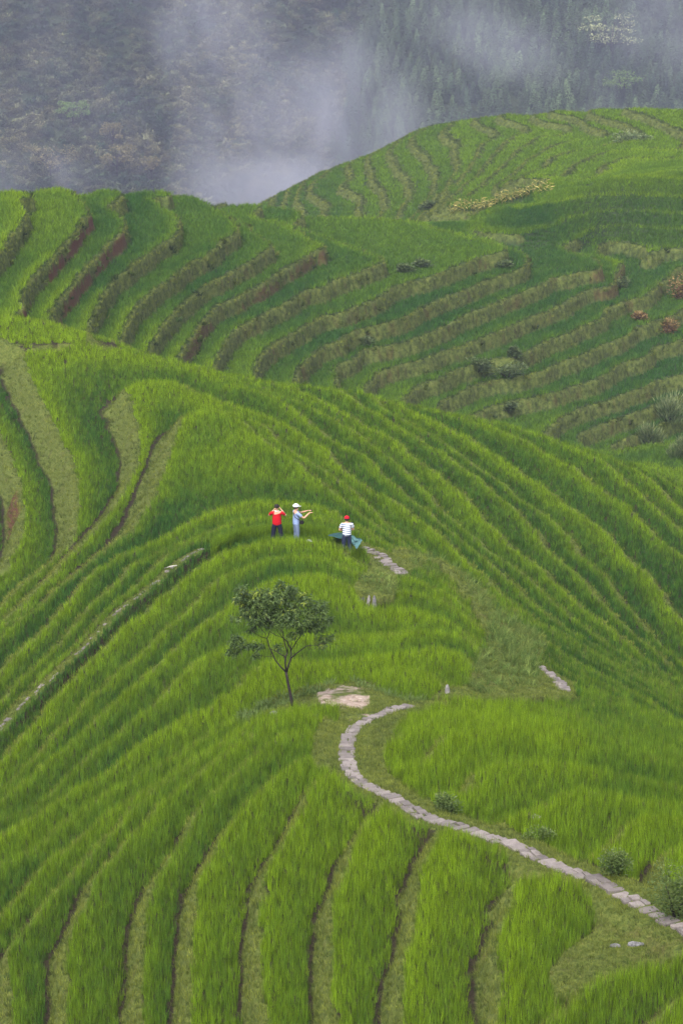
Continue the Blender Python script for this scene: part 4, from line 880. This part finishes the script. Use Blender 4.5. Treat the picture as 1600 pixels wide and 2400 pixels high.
# woods covering it: one mass
M_CONI = blade_mat('conifer_needles', (.018, .042, .024), (.14, .20, .09), .1); M_BUSH = blade_mat('hill_scrub', (.03, .065, .028), (.22, .21, .10), .15)
def crown_proto(name, nb, kind, mat, seed):
    r = random.Random(seed); vs = []; fs = []; at = []
    for i in range(nb):
        if kind == 'cone':
            t = r.random()**1.3; hh = 1.5+7.5*t; rad = 2.0*(1-t)**.8*r.uniform(.4, 1.05); a = r.uniform(0, 6.283); c = Vector((math.cos(a)*rad, math.sin(a)*rad, hh-.25*rad)); d = Vector((math.cos(a), math.sin(a), -.35)); l = r.uniform(.5, .95); w_ = r.uniform(.35, .6)
        else:
            v = Vector((r.gauss(0, 1), r.gauss(0, 1), abs(r.gauss(0, .8)))).normalized()*r.uniform(.45, 1); k_ = 1+.3*math.sin(4*v.x+seed)+.2*math.sin(7*v.y); c = Vector((v.x*1.7*k_, v.y*1.7*k_, .5+v.z*2.0*k_)); d = Vector((v.x, v.y, .5)); l = r.uniform(.35, .8); w_ = r.uniform(.3, .5)
        d.normalize(); s_ = d.cross(Vector((r.uniform(-.5, .5), r.uniform(-.5, .5), 1))).normalized()*w_/2; b0 = len(vs); vs += [tuple(c), tuple(c+d*l*.5+s_), tuple(c+d*l), tuple(c+d*l*.5-s_)]; fs.append((b0, b0+1, b0+2, b0+3)); at += [r.random()]*4
    me = bpy.data.meshes.new(name); me.from_pydata(vs, [], fs); me.update(); setf(me, 'blade', at); me.materials.append(mat); return bpy.data.objects.new(name, me)
con = [crown_proto('conifer', 420, 'cone', M_CONI, i) for i in range(3)]; bus = [crown_proto('scrub', 260, 'ball', M_BUSH, 10+i) for i in range(4)]
def mount_scatter(name, d, fn, protos, label, sc_rng, tintf):
    xs = np.arange(-330, 330, d); ys = np.arange(1150, 1560, d*.8); X, Y = [v.ravel() for v in np.meshgrid(xs, ys)]; X = X+rng.uniform(-.5, .5, len(X))*d; Y = Y+rng.uniform(-.5, .5, len(X))*d
    Z = mz(X, Y); px_, py_ = project(np.stack([X, Y, Z], -1)); keep = fn(px_, py_, X, Y) & (py_ < 760) & (py_ > -260) & (abs(X) < .19*Y); X, Y, Z, px_, py_ = [v[keep] for v in (X, Y, Z, px_, py_)]; n_ = len(X); s_ = rng.uniform(*sc_rng, n_)
    scatter(name, np.c_[X, Y, Z-.3], up_rot(n_, .05), np.c_[s_, s_, s_*rng.uniform(.8, 1.3, n_)], np.clip(tintf(X, Y)+rng.normal(0, .15, n_), 0, 1), rng.uniform(.5, 1.5, n_), protos, label); return n_
edge = lambda px_, py_, X, Y: px_+60*fbm(X/25, Y/25, 401)-(.15*(200-py_)) > 820
n7 = mount_scatter('conifer_forest', 3.7, edge, con, 'dark conifer forest on the misty mountain side at right', (.6, 1.25), lambda X, Y: .45+.5*fbm(X/20, Y/20, 403))
n8 = mount_scatter('mountain_scrub', 2.7, lambda a, b, X, Y: ~edge(a, b, X, Y), bus, 'scrub and dry grass on the misty mountain side at left', (.55, 1.6), lambda X, Y: .36+.8*fbm(X/9, Y/12, 405)+.25*fbm(X/60, Y/60, 406))
print('MOUNT', n7, n8)
def far_tree(px_, py_, wpx, hpx, label, mat, seed, flat=1.0):
    p0 = mhit(px_, py_); m = p0.length/F; r = random.Random(seed); o = empty('tree', p0, label, 'tree'); W_ = wpx*m/2; H_ = hpx*m; sp = []
    lumps = [Vector((r.uniform(-.75, .75)*W_, r.uniform(-.6, .6)*W_, H_*r.uniform(.45, .95))) for _ in range(13)]
    for l_ in lumps:
        for i in range(75):
            v = Vector((r.gauss(0, 1), r.gauss(0, 1), r.gauss(0, 1))).normalized()*r.random()**.5; sp.append((l_+Vector((v.x*.3*W_, v.y*.3*W_, v.z*.12*H_*flat)), (v.x, v.y, .3), .95*r.uniform(.5, 1.2), .7, r.random()))
    link('crown', leaves_mesh('crown', sp, mat, r), None, o)
    link('trunk', tube_mesh('trunk', [[((0, 0, -1), .35), ((0, 0, H_*.4), .3), ((W_*.1, 0, H_*.8), .15)]]+[[((0, 0, H_*.35), .2), (tuple(l_), .08)] for l_ in lumps], M_BARK, 6), None, o)
M_PALE = leaf_mat('pale_leaf', [(0, (.16, .2, .08)), (1, (.42, .44, .22))]); M_BRI = leaf_mat('bright_leaf', [(0, (.07, .14, .03)), (1, (.2, .3, .06))]); M_OLI = leaf_mat('olive_leaf', [(0, (.08, .08, .03)), (1, (.26, .22, .08))])
far_tree(1430, 150, 150, 120, 'pale flat crowned tree high on the misty mountain at right', M_PALE, 1, .6)
far_tree(172, 300, 75, 65, 'bright green tree on the mountain side at left', M_BRI, 2)
far_tree(265, 350, 60, 60, 'tree with yellowing top below the bright green one', M_OLI, 3)
far_tree(275, 420, 90, 80, 'broad olive tree just above the left terrace crest', M_OLI, 4)
far_tree(120, 420, 130, 75, 'wide dull olive tree above the left end of the terrace crest', M_OLI, 5)
far_tree(355, 420, 60, 50, 'smaller olive tree right of the broad one', M_OLI, 6)
far_tree(1460, 230, 110, 60, 'round crowned tree just above the right hill crest', M_BRI, 7)

# ------------------------------------------------------------------ air and mist
bm = bmesh.new(); bmesh.ops.create_cube(bm, size=1); me = bpy.data.meshes.new('haze'); bm.to_mesh(me); bm.free()
hz = link('haze', me); hz.scale = (1300, 2900, 700); hz.location = (0, 1000, -5+0)
mh, nt_, b_ = newmat('haze_air'); nt_.nodes.remove(b_); pv = N(nt_, 'ShaderNodeVolumePrincipled'); pv.inputs['Density'].default_value = .0002; pv.inputs['Color'].default_value = (.50, .53, .74, 1); pv.inputs['Anisotropy'].default_value = .1
nt_.links.new(pv.outputs[0], nt_.nodes['Material Output'].inputs['Volume']); me.materials.append(mh); tag(hz, kind='stuff', label='pale blue air between the camera and the mountain')
def mist(px_, py_, rx, ry, dens, yy, tilt, seed):
    c = Vector(at_y(px_, py_, yy)); m = c.length/F; bm = bmesh.new(); bmesh.ops.create_icosphere(bm, subdivisions=3, radius=1); me = bpy.data.meshes.new('mist'); bm.to_mesh(me); bm.free()
    o = link('mist', me); o.location = c; o.scale = (rx*m, 60 if rx < 1000 else 110, ry*m); o.rotation_euler.y = R(tilt)
    mt, nt, b = newmat('mist_vapour'); nt.nodes.remove(b); v = N(nt, 'ShaderNodeVolumePrincipled'); v.inputs['Color'].default_value = (.60, .62, .75, 1)
    tc = N(nt, 'ShaderNodeTexCoord'); ln = N(nt, 'ShaderNodeVectorMath', operation='LENGTH'); nt.links.new(tc.outputs['Object'], ln.inputs[0])
    fall = N(nt, 'ShaderNodeMapRange', interpolation_type='SMOOTHERSTEP'); fall.inputs['From Min'].default_value = 1; fall.inputs['From Max'].default_value = .15; nt.links.new(ln.outputs['Value'], fall.inputs['Value'])
    geo = N(nt, 'ShaderNodeNewGeometry'); mp = N(nt, 'ShaderNodeMapping'); mp.inputs['Location'].default_value = (seed*31, 0, seed*7); mp.inputs['Scale'].default_value = (.032, .016, .02); mp.inputs['Rotation'].default_value = (0, R(30), 0); nt.links.new(geo.outputs['Position'], mp.inputs['Vector'])
    nz = N(nt, 'ShaderNodeTexNoise'); nz.inputs['Scale'].default_value = 1; nz.inputs['Detail'].default_value = 5; nz.inputs['Roughness'].default_value = .58; nz.inputs['Distortion'].default_value = 1.2; nt.links.new(mp.outputs[0], nz.inputs['Vector'])
    nr_ = N(nt, 'ShaderNodeMapRange', interpolation_type='SMOOTHSTEP'); nr_.inputs['From Min'].default_value = .36; nr_.inputs['From Max'].default_value = .68; nt.links.new(nz.outputs['Fac'], nr_.inputs['Value'])
    mu = N(nt, 'ShaderNodeMath', operation='MULTIPLY'); nt.links.new(fall.outputs[0], mu.inputs[0]); nt.links.new(nr_.outputs[0], mu.inputs[1]); m2 = N(nt, 'ShaderNodeMath', operation='MULTIPLY'); nt.links.new(mu.outputs[0], m2.inputs[0]); m2.inputs[1].default_value = dens*.42
    nt.links.new(m2.outputs[0], v.inputs['Density']); nt.links.new(v.outputs[0], nt.nodes['Material Output'].inputs['Volume']); me.materials.append(mt); tag(o, kind='stuff', label='drifting white mist in front of the mountain')
for i, a in enumerate([(800, 150, 2200, 900, .0042, 1000, 0, 9), (620, 350, 260, 330, .055, 760, 12, 1), (840, 260, 200, 260, .045, 800, -30, 2), (720, 455, 420, 110, .05, 720, 4, 3), (500, 60, 200, 220, .03, 850, 10, 4), (1170, 100, 300, 110, .016, 840, 16, 5), (1560, 60, 170, 170, .02, 860, 0, 6), (60, 420, 260, 90, .02, 780, 0, 7)]): mist(*a)

# ------------------------------------------------------------------ light
w = bpy.data.worlds.new('World'); scene.world = w; w.use_nodes = True; nt = w.node_tree
sky = N(nt, 'ShaderNodeTexSky', sky_type='NISHITA'); sky.sun_disc = False
SE, SA = R(52), R(200)
sky.sun_elevation = SE; sky.sun_rotation = SA; sky.air_density = 1.0; sky.dust_density = 4; sky.ozone_density = 1.0
hs = N(nt, 'ShaderNodeHueSaturation'); hs.inputs['Saturation'].default_value = .3; nt.links.new(sky.outputs[0], hs.inputs['Color']); nt.links.new(hs.outputs[0], nt.nodes['Background'].inputs[0]); nt.nodes['Background'].inputs[1].default_value = .15
sl = bpy.data.lights.new('sun', 'SUN'); so = bpy.data.objects.new('sun', sl); COL.objects.link(so)
sl.energy = 1.5; sl.angle = R(25); sl.color = (1, .96, .9)
sd = Vector((math.sin(SA)*math.cos(SE), math.cos(SA)*math.cos(SE), math.sin(SE)))
so.rotation_euler = sd.to_track_quat('Z', 'Y').to_euler(); so.location = (0, 0, 60)
scene.view_settings.view_transform = 'Standard'; scene.view_settings.look = 'None'; scene.view_settings.gamma = 1
scene.view_settings.exposure = 1.22
scene.cycles.use_denoising = True
scene.cycles.max_bounces = 6; scene.cycles.volume_bounces = 0; scene.cycles.transparent_max_bounces = 8
